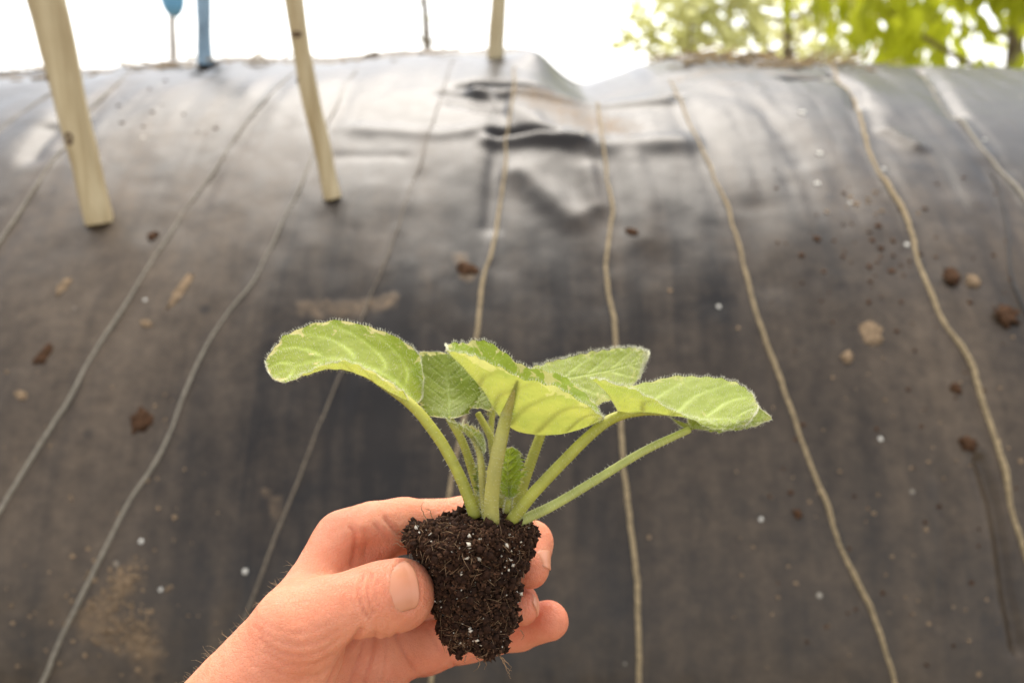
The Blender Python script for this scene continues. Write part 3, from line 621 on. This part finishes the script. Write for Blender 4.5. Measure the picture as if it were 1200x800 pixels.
def build_hand():
    h = .85; lo = np.array([-172., -205, -62]); hi = np.array([26., -36, 66])
    n = np.ceil((hi-lo)/h).astype(int)+1; ax = [lo[k]+h*np.arange(n[k]) for k in range(3)]
    vol = np.empty(n, np.float32); step = 24
    for i in range(0, n[0], step):
        g = np.stack(np.meshgrid(ax[0][i:i+step], ax[1], ax[2], indexing='ij'), -1).astype(np.float32); vol[i:i+step] = hand_sdf(g)
    V, Fc = surface_nets(vol, lo, h)
    for _ in range(2): V = V-grad(hand_sdf, V)*hand_sdf(V)[:, None]
    N = grad(hand_sdf, V)
    d = 280.-V[:, 2]; px = V[:, 0]/d*F_PX+600; py = 400-V[:, 1]/d*F_PX
    disp = .16*fbm(V/6., 81, 3)+.05*fbm(V/1.6, 85, 2); red = .10+.18*fbm(V/9., 91, 3)
    front = np.clip(N[:, 2]*3+.3, 0, 1)
    for ln, wd, dp in CREASES:
        b = np.full(len(V), 99.)
        P = catmull(ln, len(ln)*5); 
        for p, q in zip(P[:-1], P[1:]):
            e = q-p; u = np.clip(((px-p[0])*e[0]+(py-p[1])*e[1])/(e@e), 0, 1); b = np.minimum(b, np.hypot(px-p[0]-u*e[0], py-p[1]-u*e[1]))
        fr = front*((V[:, 2] > -34))
        if max(p_[0] for p_ in ln) < 446 and min(p_[1] for p_ in ln) > 668 and max(p_[1] for p_ in ln) < 730: fr = fr*(V[:, 2] > 8)
        dp = dp*(.6 if max(p_[0] for p_ in ln) < 400 else 1.); g = np.exp(-(b/wd)**2)*fr; disp = disp-dp*g+.15*dp*np.exp(-((b-2.6*wd)/(1.3*wd))**2)*fr; red = red+.32*g*min(1, dp*1.6)
    # nail fold on the thumb
    cx, cy = 477, 686; e = ((px-cx)/17.)**2+((py-cy-(px-cx)*.12)/31.)**2; m = (V[:, 2] > 8)
    disp = disp+m*(-.55*np.exp(-((e-.75)/.35)**2*1.0)*(e < 1.1)+.28*np.exp(-((e-1.5)/.35)**2)*(px < 486))
    for nm, k0 in (('thumb', -1), ('index', -1), ('middle', -1), ('ring', -1)):
        c = HJ[nm][-1][0]; red = red+.28*np.exp(-((V-c)**2).sum(1)/13.**2)
    for nm in ('index', 'middle', 'ring'): red = red+.12*np.exp(-((V-HJ[nm][-3][0])**2).sum(1)/18.**2)
    Vd = V+N*disp[:, None]
    w_ = to_world(Vd); base = to_world(Hm(300, 780, 0)[None])[0]
    o = place('person', w_, Fc, [M['skin']], base); set_attr(o.data, 'red', np.clip(red, 0, .8))
    import bmesh
    bm = bmesh.new(); bm.from_mesh(o.data); w0 = Hm(250, 915, 6); dv = Hm(60, 1140, 45)-w0; dv /= np.linalg.norm(dv)
    W0 = Vector(to_world(w0[None])[0]-base); DV = Vector(to_world((w0+dv*1000)[None])[0]-to_world(w0[None])[0]).normalized()
    bmesh.ops.delete(bm, geom=[v for v in bm.verts if (v.co-W0).dot(DV) > .046], context='VERTS')
    loop = [e for e in bm.edges if e.is_boundary]
    for v in {v for e in loop for v in e.verts}: v.co += DV*(.046-(v.co-W0).dot(DV))
    for k in range(8):
        r_ = bmesh.ops.extrude_edge_only(bm, edges=loop); vs = [g for g in r_['geom'] if isinstance(g, bmesh.types.BMVert)]; c_ = sum((v.co for v in vs), Vector())/len(vs)
        for v in vs: v.co = c_+(v.co-c_)*(1.022-.003*k)+DV*.020
        loop = [g for g in r_['geom'] if isinstance(g, bmesh.types.BMEdge)]
    bmesh.ops.contextual_create(bm, geom=loop)
    bmesh.ops.recalc_face_normals(bm, faces=bm.faces); bm.to_mesh(o.data); bm.free(); o.data.polygons.foreach_set('use_smooth', np.ones(len(o.data.polygons), bool))
    tag(o, "bare left hand and wrist gripping the seedling's root ball between thumb and fingers", 'person')
    # thumb nail: patch projected on the thumb
    def nail(cpt, ax_len, ax_w, ln, wd, out, name='fingernail', curve=.25):
        ax_len = ax_len/np.linalg.norm(ax_len); ax_w = ax_w-ax_len*ax_w.dot(ax_len); ax_w /= np.linalg.norm(ax_w)
        nu, nv = 22, 22; u = np.linspace(0, 1, nu); v = np.linspace(-1, 1, nv); U, Vv = np.meshgrid(u, v, indexing='ij')
        half = wd*.5*np.where(U < .35, np.sqrt(np.clip(1-((.35-U)/.36)**2, .0, 1)), 1.0)*np.where(U > .85, 1-.25*((U-.85)/.15)**2, 1)
        lenv = ln*(U-.5)+np.where(U > .6, -.06*ln*Vv**2*(U-.6)/.4, 0)
        Q = cpt+lenv[..., None]*ax_len+(half*Vv)[..., None]*ax_w; out = out/np.linalg.norm(out)
        Q = Q+out*14
        for _ in range(40):
            sd_ = hand_sdf(Q.reshape(-1, 3)).reshape(U.shape); Q = Q-out*np.clip(sd_, -2, 2)[..., None]*.8
        nrm = grad(hand_sdf, Q.reshape(-1, 3)).reshape(Q.shape)
        lift = .12+.35*np.clip((U-.75)/.25, 0, 1)+.25*(1-Vv**2)*np.sin(np.clip(U, 0, 1)*np.pi*.9)-.35*np.clip(.12-U, 0, 1)/.12-.3*np.clip(np.abs(Vv)-.85, 0, 1)/.15
        T1 = Q+nrm*lift[..., None]; B1 = Q-nrm*.5; Vn = np.vstack([T1.reshape(-1, 3), B1.reshape(-1, 3)]); m = nu*nv; Fn = []
        for i in range(nu-1):
            for j in range(nv-1):
                a, b, c, d_ = i*nv+j, (i+1)*nv+j, (i+1)*nv+j+1, i*nv+j+1; Fn += [[a, d_, c, b], [m+a, m+b, m+c, m+d_]]
        bd = [i*nv for i in range(nu)]+[(nu-1)*nv+j for j in range(1, nv)]+[i*nv+nv-1 for i in range(nu-2, -1, -1)]+[j for j in range(nv-2, 0, -1)]
        for a, b in zip(bd, bd[1:]+bd[:1]): Fn.append([a, b, m+b, m+a])
        k = place(name, to_world(Vn), Fn, [M['nail']], parent=o); uvv = np.stack([U, Vv, U*0], -1).reshape(-1, 3); set_vec(k.data, 'uv', np.vstack([uvv, uvv])); return k
    tdir = HJ['thumb'][-1][0]-HJ['thumb'][3][0]
    nail(Hm(471, 689, 18), np.array([1., .10, -.55]), np.array([-.12, 1, 0]), 10.2, 13.4, np.array([.30, .12, 1.]))
    nail(HJ['index'][-1][0]+np.array([5., 3, 0]), np.array([-.1, -1., .5]), np.array([0, .4, 1.]), 7.5, 7.5, np.array([1., .25, -.15]))
    nail(HJ['middle'][-1][0]+np.array([4., 1, 0]), np.array([.1, -.35, 1.]), np.array([-.1, 1., .4]), 6.5, 6.5, np.array([1., .35, -.05]))
    # fine hairs on the forearm and wrist edge
    r = np.random.default_rng(3); sel = np.where((px < 345) & (py > 660) & (py < 860) & (N[:, 0]*-.7+N[:, 1]*.7 > .55))[0]; sel = r.choice(sel, 260)
    Vs = []; Fs = []; o0 = 0
    for i in sel:
        p = Vd[i]; n_ = N[i]; dr = n_*.6+np.array([-.45, -.55, 0.1])*r.uniform(.3, 1)+r.normal(0, .18, 3)+np.array([.5, .6, 0])*r.uniform(0, .5); dr /= np.linalg.norm(dr); ln = r.uniform(1.2, 4.2)
        q = catmull([p-n_*.3, p+dr*ln*.5+n_*.5, p+dr*ln+np.array([.3, .3, 0])*r.normal()], 5); V_, F_ = tube(q, np.linspace(.04, .01, 5), 3, False); Vs.append(V_); Fs.append(F_+o0); o0 += len(V_)
    a = place('arm_hair', to_world(np.vstack(Vs)), np.vstack(Fs), [M['armhair']], parent=o); a['kind'] = 'stuff'
M['armhair'] = mat_translucent('arm_hair', (.50, .36, .20), .3, .5, 200)
build_hand()

# ================================================================== THE SEEDLING
SEED = root('seedling', near(560, 766, 0))
tag(SEED, 'young fuzzy leaved green seedling with bare root ball held in the hand', 'seedling')
def build_plug():
    Ct = Hm(553, 618, 0); Cb = Hm(561, 762, 2); axis = Ct-Cb; H_ = np.linalg.norm(axis); axis /= H_
    ex = np.array([1., 0, 0]); ex -= axis*ex.dot(axis); ex /= np.linalg.norm(ex); ez = np.cross(ex, axis); r = np.random.default_rng(12)
    nu, nv = 260, 150; ph = np.linspace(0, 2*np.pi, nu, endpoint=False)
    # profile from bottom centre, side, rim, top centre
    s = np.linspace(0, 1, nv); prof = np.array([(0, 1), (3.5, -.5), (6.5, -.3), (8.4, 2), (9.8, 7), (12.2, 17), (14.2, 25), (15.9, 32), (18.0, 36.5), (18.8, 39), (18, 40.5), (15, 42.2), (10, 43.5), (4, 44.5), (0, 45)], float)
    prof[:, 1] *= H_/41.; cs = np.concatenate([[0], np.cumsum(np.hypot(*np.diff(prof, axis=0).T))]); cs /= cs[-1]
    R = np.interp(s, cs, prof[:, 0]); Yh = np.interp(s, cs, prof[:, 1])
    PH, RR = np.meshgrid(ph, R, indexing='xy'); _, YY = np.meshgrid(ph, Yh, indexing='xy')
    sq = 1+.05*np.cos(4*PH)      # cell tray plugs are squarish
    d = ex*(np.cos(PH)*RR*sq)[..., None]+ez*(np.sin(PH)*RR*sq)[..., None]; P = Cb+d+axis*YY[..., None]
    N = ex*np.cos(PH)[..., None]+ez*np.sin(PH)[..., None]; tp = np.clip((YY/H_-.93)/.07, 0, 1)[..., None]; N = N*(1-tp)+axis*tp
    bt = np.clip((.03-YY/H_)/.03, 0, 1)[..., None]; N = N*(1-bt)-axis*bt
    disp = 1.3*fbm(P/7., 101, 3)+1.0*fbm(P/2.2, 111, 3)-.3
    disp += np.where(YY/H_ < .12, 2.0*fbm(P/4., 121, 2), 0)
    px = P[..., 0]/(280-P[..., 2])*F_PX+600; py = 400-P[..., 1]/(280-P[..., 2])*F_PX; fr = P[..., 2] > 0
    disp -= 4.5*np.exp(-((px-515)/11)**2-((py-629)/9)**2)*fr; disp += 2.2*np.exp(-((px-485)/12)**2-((py-628)/14)**2)
    disp -= 3.0*np.exp(-((px-552)/9)**2-((py-764)/10)**2); disp += 1.5*np.exp(-((px-605)/8)**2-((py-738)/8)**2)
    P = P+N*disp[..., None]; V = P.reshape(-1, 3)
    i, j = np.meshgrid(np.arange(nv-1), np.arange(nu), indexing='ij'); j2 = (j+1) % nu
    Fc = np.stack([i*nu+j, i*nu+j2, (i+1)*nu+j2, (i+1)*nu+j], -1).reshape(-1, 4)
    plug = place('root_ball', to_world(V), Fc, [M['soil_dark']], parent=SEED)
    Vg = P.reshape(-1, 3); Ng = N.reshape(-1, 3)
    # loose crumbs
    area = np.repeat(np.maximum(R, 1), nu); pr = area/area.sum()
    def bits(num, smin_, smax_, name, mat, sel=None, sink=.2, flat=1.):
        k = r.choice(len(Vg), num, p=pr) if sel is None else sel; num = len(k)
        oc = np.array([[1, 0, 0], [-1, 0, 0], [0, 1, 0], [0, -1, 0], [0, 0, 1], [0, 0, -1]], float); of = np.array([[0, 2, 4], [2, 1, 4], [1, 3, 4], [3, 0, 4], [2, 0, 5], [1, 2, 5], [3, 1, 5], [0, 3, 5]])
        sz = r.uniform(smin_, smax_, (num, 1, 1))*r.uniform(.3, 1.75, (num, 1, 3)); Q = r.normal(0, 1, (num, 3, 3)); q, _ = np.linalg.qr(Q)
        vv = (oc[None]*sz*r.uniform(.7, 1.3, (num, 6, 1)))@q+Vg[k][:, None]+Ng[k][:, None]*(sz.mean(2, keepdims=True)*(1-2*sink)*.6)+r.normal(0, .15, (num, 1, 3))
        ff = (of[None]+np.arange(num)[:, None, None]*6).reshape(-1, 3); ff = np.hstack([ff, ff[:, 2:3]])
        o = place(name, to_world(vv.reshape(-1, 3)), ff, [M[mat]], parent=plug, smooth=False); o['kind'] = 'stuff'
    bits(16000, .12, .6, 'peat_crumbs', 'crumb', None, -.3); bits(3000, .35, 1.15, 'peat_lumps', 'soil_dark', None, -.25)
    bits(900, .10, .32, 'perlite_grains', 'perlite', None, -.9)
    fpx = px.ravel(); fpy = py.ravel(); ff = (P[..., 2] > 4).ravel(); big = []
    for (a, b_, n_, s_) in ((590, 645, 11, 7), (598, 658, 6, 5), (560, 742, 7, 5), (583, 738, 2, 3), (520, 716, 3, 8), (602, 706, 3, 4), (556, 646, 2, 5), (612, 636, 3, 4), (500, 640, 5, 9), (600, 690, 5, 8), (575, 690, 6, 22), (535, 690, 5, 20), (540, 640, 4, 15)):
        for _ in range(n_):
            tx, ty = r.normal(a, s_), r.normal(b_, s_); big.append(int(np.argmin(np.where(ff, (fpx-tx)**2+(fpy-ty)**2, 1e9))))
    bits(0, .32, .80, 'perlite_lumps', 'perlite', np.array(big), -.6)
    # fibres and fine roots
    Vs = []; Fs = []; o0 = 0
    for k in range(1500):
        i = r.choice(len(Vg), p=pr); p = Vg[i]; n_ = Ng[i]; t1 = np.cross(n_, r.normal(0, 1, 3)); t1 /= np.linalg.norm(t1)+1e-9; ln = r.uniform(1.5, 6)*(1.4 if r.random() < .1 else 1); cv = np.cross(n_, t1)*r.normal(0, .5)
        q = catmull([p-n_*.2, p+t1*ln*.4+n_*r.uniform(.2, .9)+cv*ln*.3, p+t1*ln*.8+cv*ln*.8+n_*r.uniform(-.4, 1.2)], 7); V_, F_ = tube(q, np.linspace(r.uniform(.05, .13), .04, 7), 4, False); Vs.append(V_); Fs.append(F_+o0); o0 += len(V_)
    for (pts) in ([(500,610,8),(496,600,8),(493,592,9),(497,588,9)], [(506,606,8),(504,598,9),(499,596,9)], [(480,632,6),(470,634,6),(462,630,7)], [(482,640,6),(472,640,7),(464,636,7),(460,640,6)], [(558,770,6),(562,776,6),(560,782,6),(554,786,7)], [(585,765,5),(590,776,5),(596,788,5),(598,795,5)], [(586,768,5),(594,782,5),(600,786,5)], [(566,772,6),(570,778,6),(567,784,6)], [(588,770,5),(598,780,4),(594,790,5)], [(546,768,7),(544,776,7)], [(610,738,6),(614,744,6),(611,750,6)]):
        q = catmull([Hm(*a) for a in pts], 14); q = q+r.normal(0, .12, q.shape); V_, F_ = tube(q, np.linspace(.16, .05, 14), 5, False); Vs.append(V_); Fs.append(F_+o0); o0 += len(V_)
    o = place('root_fibres', to_world(np.vstack(Vs)), np.vstack(Fs), [M['fibre']], parent=plug); o['kind'] = 'stuff'
build_plug()

M['hair'] = mat_translucent('leaf_hair', (.92, .90, .72), .5, .4, 300)
M['petiole'] = mat_translucent('petiole', (.46, .45, .08), .30, .45, 160)
M['petiole_tan'] = mat_translucent('petiole_tan_yellow', (.46, .42, .11), .28, .45, 160)  # own tan yellow of the front stalk and the curled young leaf's stalk
M['petiole_pale'] = mat_translucent('petiole_pale', (.50, .52, .16), .30, .45, 160)
LM = mat_leaf('leaf_green', (.25, .34, .020), (.34, .43, .040), (.36, .34, .075), (.48, .53, .14), .54)
LM2 = mat_leaf('leaf_pale_green', (.28, .35, .040), (.37, .44, .08), (.36, .36, .075), (.50, .56, .22), .48, .45)
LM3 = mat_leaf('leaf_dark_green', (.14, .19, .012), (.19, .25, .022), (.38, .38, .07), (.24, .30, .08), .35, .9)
hr = np.random.default_rng(77)
def hairs(Pm, Nm, lmin, lmax, parent, lean=.38, wd=.028):
    n = len(Pm); d = Nm+hr.normal(0, lean, (n, 3)); d /= np.linalg.norm(d, axis=1)[:, None]; ln = hr.uniform(lmin, lmax, (n, 1)); sd_ = np.cross(d, hr.normal(0, 1, (n, 3))); sd_ /= np.linalg.norm(sd_, axis=1)[:, None]
    s2 = np.cross(d, sd_); mid = Pm+d*ln*.55; tip = Pm+d*ln+hr.normal(0, .08, (n, 3))*ln
    pts = np.stack([Pm+sd_*wd, Pm-sd_*wd*.5+s2*wd*.87, Pm-sd_*wd*.5-s2*wd*.87, mid+sd_*wd*.7, mid-sd_*wd*.35+s2*wd*.6, mid-sd_*wd*.35-s2*wd*.6, tip], 1).reshape(-1, 3); b = np.arange(n)[:, None]*7
    Fc = np.concatenate([b+np.array([[0, 1, 4, 3]]), b+np.array([[1, 2, 5, 4]]), b+np.array([[2, 0, 3, 5]]), b+np.array([[3, 4, 6, 6]]), b+np.array([[4, 5, 6, 6]]), b+np.array([[5, 3, 6, 6]])])
    o = place('leaf_hairs', to_world(pts), Fc, [M['hair']], parent=parent); o['kind'] = 'stuff'
def spline_grid(G, nu, nv):
    G = np.asarray(G, float); rows = np.array([catmull(g, nv) if len(g) > 2 else g for g in G]); return np.array([catmull(rows[:, j], nu) for j in range(nv)]).transpose(1, 0, 2)
def leaf(G, mat, flip=False, petiole=None, prad=None, pmat='petiole', nveins=6, nhair=3000, relief=.35, ruffle=.5, crease_v=.5, seed=0, hl=(.6, 1.5), label=None, vis=(.5, .75, 'top'), bulge=0.0):
    """G: rows base->tip of (px, py, z mm) from one edge over the midrib to the other"""
    nu, nv = 84, 64; g = spline_grid([[Hm(*p) for p in row] for row in G], nu, nv)
    u, v = np.meshgrid(np.linspace(0, 1, nu), np.linspace(0, 1, nv), indexing='ij'); w_ = np.abs(v-.5)*2
    du = np.gradient(g, axis=0); dv = np.gradient(g, axis=1); N = np.cross(du, dv); N /= np.linalg.norm(N, axis=-1)[..., None]+1e-9
    if flip: N = -N
    # veins: herringbone pattern curving to the tip
    ph = (u-.30*w_**1.3)*nveins; fr = np.abs(ph-np.round(ph)); vw = .10
    vein = np.exp(-(fr/vw)**2)*np.clip(1.15-w_, 0, 1)*np.clip(w_*6, 0, 1)*(ph > .2); midr = np.exp(-(w_/.055)**2); vein = np.maximum(vein, midr*np.clip(1.2-u, 0, 1))
    edge = np.maximum(w_, np.maximum(1-u*6, (u-.8)*5))**4; edge = np.clip(edge, 0, 1)
    puck = fbm(g/2.6, 200+seed, 2)*.13+fbm(g/1.0, 210+seed, 2)*.05
    ed = ruffle*np.sin(u*46+3*vnoise(np.stack([u*9, v*2, v*0], -1), seed))*np.clip((w_-.8)/.2, 0, 1)**2*.6
    cren = (dv/np.linalg.norm(dv, axis=-1)[..., None])*np.sign(v-.5)[..., None]*(np.clip((w_-.85)/.15, 0, 1)*(.28*np.sin(u*85+seed)+.35*vnoise(np.stack([u*30, v*3, v*0+seed], -1), seed)))[..., None]*ruffle*2
    g2 = g+N*(puck-relief*vein+ed+bulge*np.sin(np.pi*v)*np.sin(np.pi*u))[..., None]+cren
    if (N[int(vis[0]*(nu-1)), int(vis[1]*(nv-1))]@(np.array([0, 0, 280.])-g[int(vis[0]*(nu-1)), int(vis[1]*(nv-1))]) > 0) != (vis[2] == 'top'): N = -N; flip = not flip
    g2 = g+N*(puck-relief*vein+ed+bulge*np.sin(np.pi*v)*np.sin(np.pi*u))[..., None]+cren
    top = g2; bot = g2; m = nu*nv; i, j = np.meshgrid(np.arange(nu-1), np.arange(nv-1), indexing='ij')
    q = np.stack([i*nv+j, (i+1)*nv+j, (i+1)*nv+j+1, i*nv+j+1], -1).reshape(-1, 4)
    if flip: q = q[:, ::-1]
    bd = [a*nv for a in range(nu)]+[(nu-1)*nv+b for b in range(1, nv)]+[a*nv+nv-1 for a in range(nu-2, -1, -1)]+[b for b in range(nv-2, 0, -1)]
    o = place('leaf', to_world(g2.reshape(-1, 3)), q, [mat], parent=SEED)
    set_attr(o.data, 'vein', vein.ravel()); set_attr(o.data, 'edge', edge.ravel()); set_vec(o.data, 'uv', np.stack([u, v, u*0], -1))
    if label: o['label'] = label
    k = hr.integers(0, m, nhair//2); k2 = hr.integers(0, m, nhair//4); be = hr.choice(bd, nhair//2)
    Pn = np.vstack([top.reshape(-1, 3)[k], bot.reshape(-1, 3)[k2], g2.reshape(-1, 3)[be]])
    outw = (dv/np.linalg.norm(dv, axis=-1)[..., None])*np.sign(v-.5)[..., None]; Nn = np.vstack([N.reshape(-1, 3)[k], -N.reshape(-1, 3)[k2], (outw+N*.6).reshape(-1, 3)[be]])
    hairs(Pn, Nn, hl[0], hl[1], o)
    if petiole: stem(petiole, prad, pmat, o)
    return o
def stem(pts, rad, pmat, parent, name='petiole', nh=700):
    P = catmull([Hm(*p) for p in pts], 46); R = np.interp(np.linspace(0, 1, 46), np.linspace(0, 1, len(rad)), rad)*.267
    V, Fc = tube(P, R, 18, True, .04, .5, 3); o = place(name, to_world(V), Fc, [M[pmat]], parent=parent)
    T = np.gradient(P, axis=0); T /= np.linalg.norm(T, axis=1)[:, None]; i = hr.integers(2, 44, nh); a = hr.normal(0, 1, (nh, 3)); a -= T[i]*(a*T[i]).sum(1)[:, None]; a /= np.linalg.norm(a, axis=1)[:, None]
    hairs(P[i]+a*R[i][:, None], a, .4, 1.2, parent); return o
# left drooping leaf
leaf([[(473,459,7),(483,474,1),(494,466,-6),(497,444,-9)],
      [(456,449,10),(454,456,1),(482,438,-10),(487,411,-15)],
      [(432,434,12),(426,440,1),(448,418,-12),(445,387,-19)],
      [(402,423,13),(392,431,1),(395,404,-12),(388,376,-21)],
      [(366,434,12),(355,438,1),(345,413,-11),(336,392,-19)],
      [(336,449,7),(322,445,1),(315,436,-6),(311,424,-10)]], LM, petiole=[(558,606,6),(549,582,6),(536,552,6),(515,515,5),(487,479,3),(456,454,0),(426,436,-1),(392,429,-1),(360,436,-1)], prad=[7.5,7,6.6,6.5,6.2,6,5,3.2,.8], nhair=4200, seed=1, label='large drooping leaf bent out to the left')
# leaf behind it
leaf([[(498,487,-6),(516,489,-5),(526,490,-4),(536,489,-5),(549,484,-8)],
      [(487,462,-8),(508,466,-11),(526,470,-12),(545,467,-12),(564,459,-10)],
      [(482,434,-12),(504,438,-17),(524,443,-19),(542,440,-17),(560,443,-13)],
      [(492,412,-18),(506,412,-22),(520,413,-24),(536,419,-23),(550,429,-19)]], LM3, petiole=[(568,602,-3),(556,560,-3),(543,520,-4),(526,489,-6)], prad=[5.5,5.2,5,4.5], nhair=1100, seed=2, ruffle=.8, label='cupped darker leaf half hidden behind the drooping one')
# front centre leaf, underside to the camera
leaf([[(524,411,12),(523,411,9),(524,410,6),(523,407,3),(522,404,1)],
      [(545,415,15),(553,432,9),(563,452,3),(556,424,-6),(548,401,-10)],
      [(566,421,16),(575,452,9),(585,486,1),(582,440,-8),(575,401,-13)],
      [(606,441,16),(607,472,8),(607,505,-1),(610,465,-9),(612,428,-14)],
      [(652,454,16),(652,480,9),(648,509,1),(654,470,-6),(656,439,-12)],
      [(690,476,13),(688,487,9),(684,501,4),(690,480,-2),(688,463,-8)],
      [(706,490,9),(706,491,7),(705,492,6),(707,490,3),(706,488,1)]], LM, vis=(.5, .25, 'under'), petiole=[(576,614,10),(576,585,11),(580,550,12),(587,515,11),(593,488,4.6),(600,466,8.2),(607,441,14.6)], prad=[9,8.6,8.2,7.8,6.8,4.2,1.6], pmat='petiole_tan', nhair=3000, seed=3, relief=.3, nveins=7, label='front leaf showing its yellow underside and folded rim')
# fuzzy leaf behind, right of centre
leaf([[(641,474,-10),(634,452,-14),(626,442,-17),(619,432,-20)],
      [(682,478,-8),(676,450,-16),(671,434,-21),(664,419,-26)],
      [(724,464,-12),(717,441,-20),(714,426,-25),(708,410,-29)],
      [(748,444,-18),(747,430,-22),(746,419,-25),(742,408,-28)],
      [(754,432,-20),(758,424,-23),(760,418,-25),(760,413,-26)]], LM2, petiole=[(604,600,-5),(613,568,-7),(626,530,-9),(640,492,-11),(650,468,-13)], prad=[7,6.5,6.2,5.5,4], nhair=4200, seed=4, hl=(.7, 1.7), label='fuzzy pale leaf behind, right of centre')
# right leaf
leaf([[(692,443,6),(712,462,3),(727,486,0),(716,462,-3),(703,446,-5)],
      [(721,450,12),(736,466,8),(753,482,2),(748,465,-5),(737,452,-11)],
      [(757,464,14),(770,475,9),(787,486,3),(790,462,-8),(792,441,-17)],
      [(801,487,12),(812,489,8),(824,490,3),(834,464,-8),(842,443,-17)],
      [(841,503,8),(850,497,6),(860,490,2),(870,472,-6),(877,457,-13)],
      [(873,498,2),(878,494,1),(882,489,0),(886,484,-2),(889,477,-4)]], LM2, petiole=[(598,611,6),(622,581,7),(655,546,6),(690,511,4),(718,490,1),(750,483,0),(790,486,1)], prad=[7.5,7,6.6,6.3,6.3,4.5,1], nhair=4200, seed=5, nveins=5, label='broad pale leaf spreading out to the right')
# leaf behind it
leaf([[(786,488,-6),(798,499,-4),(808,503,-4),(806,494,-7),(803,482,-11)],
      [(828,505,-6),(836,503,-7),(842,497,-8),(842,484,-11),(840,468,-15)],
      [(868,503,-8),(874,499,-9),(878,491,-10),(877,480,-13),(873,467,-16)],
      [(893,496,-9),(899,493,-10),(904,490,-10),(898,484,-11),(888,476,-13)]], LM2, petiole=[(606,612,4),(650,591,3),(700,561,1),(755,528,-1),(808,503,-4)], prad=[6.5,5.6,5.2,4.8,4.2], pmat='petiole_pale', nhair=1500, seed=6, label='leaf tucked under the right leaf, only its tip showing')
# young leaves in the heart
leaf([[(562,524,4),(565,528,6),(568,531,7),(569,522,5),(567,512,2)],
      [(548,503,8),(553,511,7),(557,518,6),(561,513,3),(559,503,-1)],
      [(526,493,7),(532,496,7),(537,499,6),(541,498,3),(542,494,0)]], LM, petiole=[(569,606,7),(566,575,8),(564,548,8),(561,528,6),(552,510,6)], prad=[4.6,4.2,4,3.6,2], pmat='petiole_tan', nhair=900, seed=7, ruffle=.9, label='small curled young leaf left of the centre stalk')
leaf([[(588,580,4),(594,583,5),(600,583,5),(606,580,4)],
      [(583,560,7),(592,562,2),(600,562,1),(612,559,6)],
      [(584,540,7),(592,543,1),(600,542,0),(613,541,6)],
      [(590,526,3),(596,524,1),(602,524,1),(610,530,3)]], LM, petiole=[(594,606,3),(596,590,4),(597,570,1)], prad=[5,4,2], nhair=700, seed=8, ruffle=1.7, relief=.9, label='small crinkled young leaf in the heart')
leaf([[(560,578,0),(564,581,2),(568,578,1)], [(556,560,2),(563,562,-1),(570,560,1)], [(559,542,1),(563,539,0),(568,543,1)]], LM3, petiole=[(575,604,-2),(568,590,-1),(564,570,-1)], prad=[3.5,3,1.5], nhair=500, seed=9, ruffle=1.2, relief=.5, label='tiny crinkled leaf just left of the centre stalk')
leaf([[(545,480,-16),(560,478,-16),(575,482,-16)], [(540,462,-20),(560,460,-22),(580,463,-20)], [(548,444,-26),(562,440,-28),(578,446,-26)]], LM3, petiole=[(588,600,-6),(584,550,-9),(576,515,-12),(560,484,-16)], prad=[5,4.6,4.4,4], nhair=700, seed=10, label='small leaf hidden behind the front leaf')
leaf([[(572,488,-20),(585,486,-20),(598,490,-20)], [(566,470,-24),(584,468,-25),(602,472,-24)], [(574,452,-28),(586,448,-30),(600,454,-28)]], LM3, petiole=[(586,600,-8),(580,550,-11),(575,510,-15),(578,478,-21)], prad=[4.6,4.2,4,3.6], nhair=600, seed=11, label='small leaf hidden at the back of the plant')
for o_ in bpy.data.objects:
    if '_o' in o_: del o_['_o']
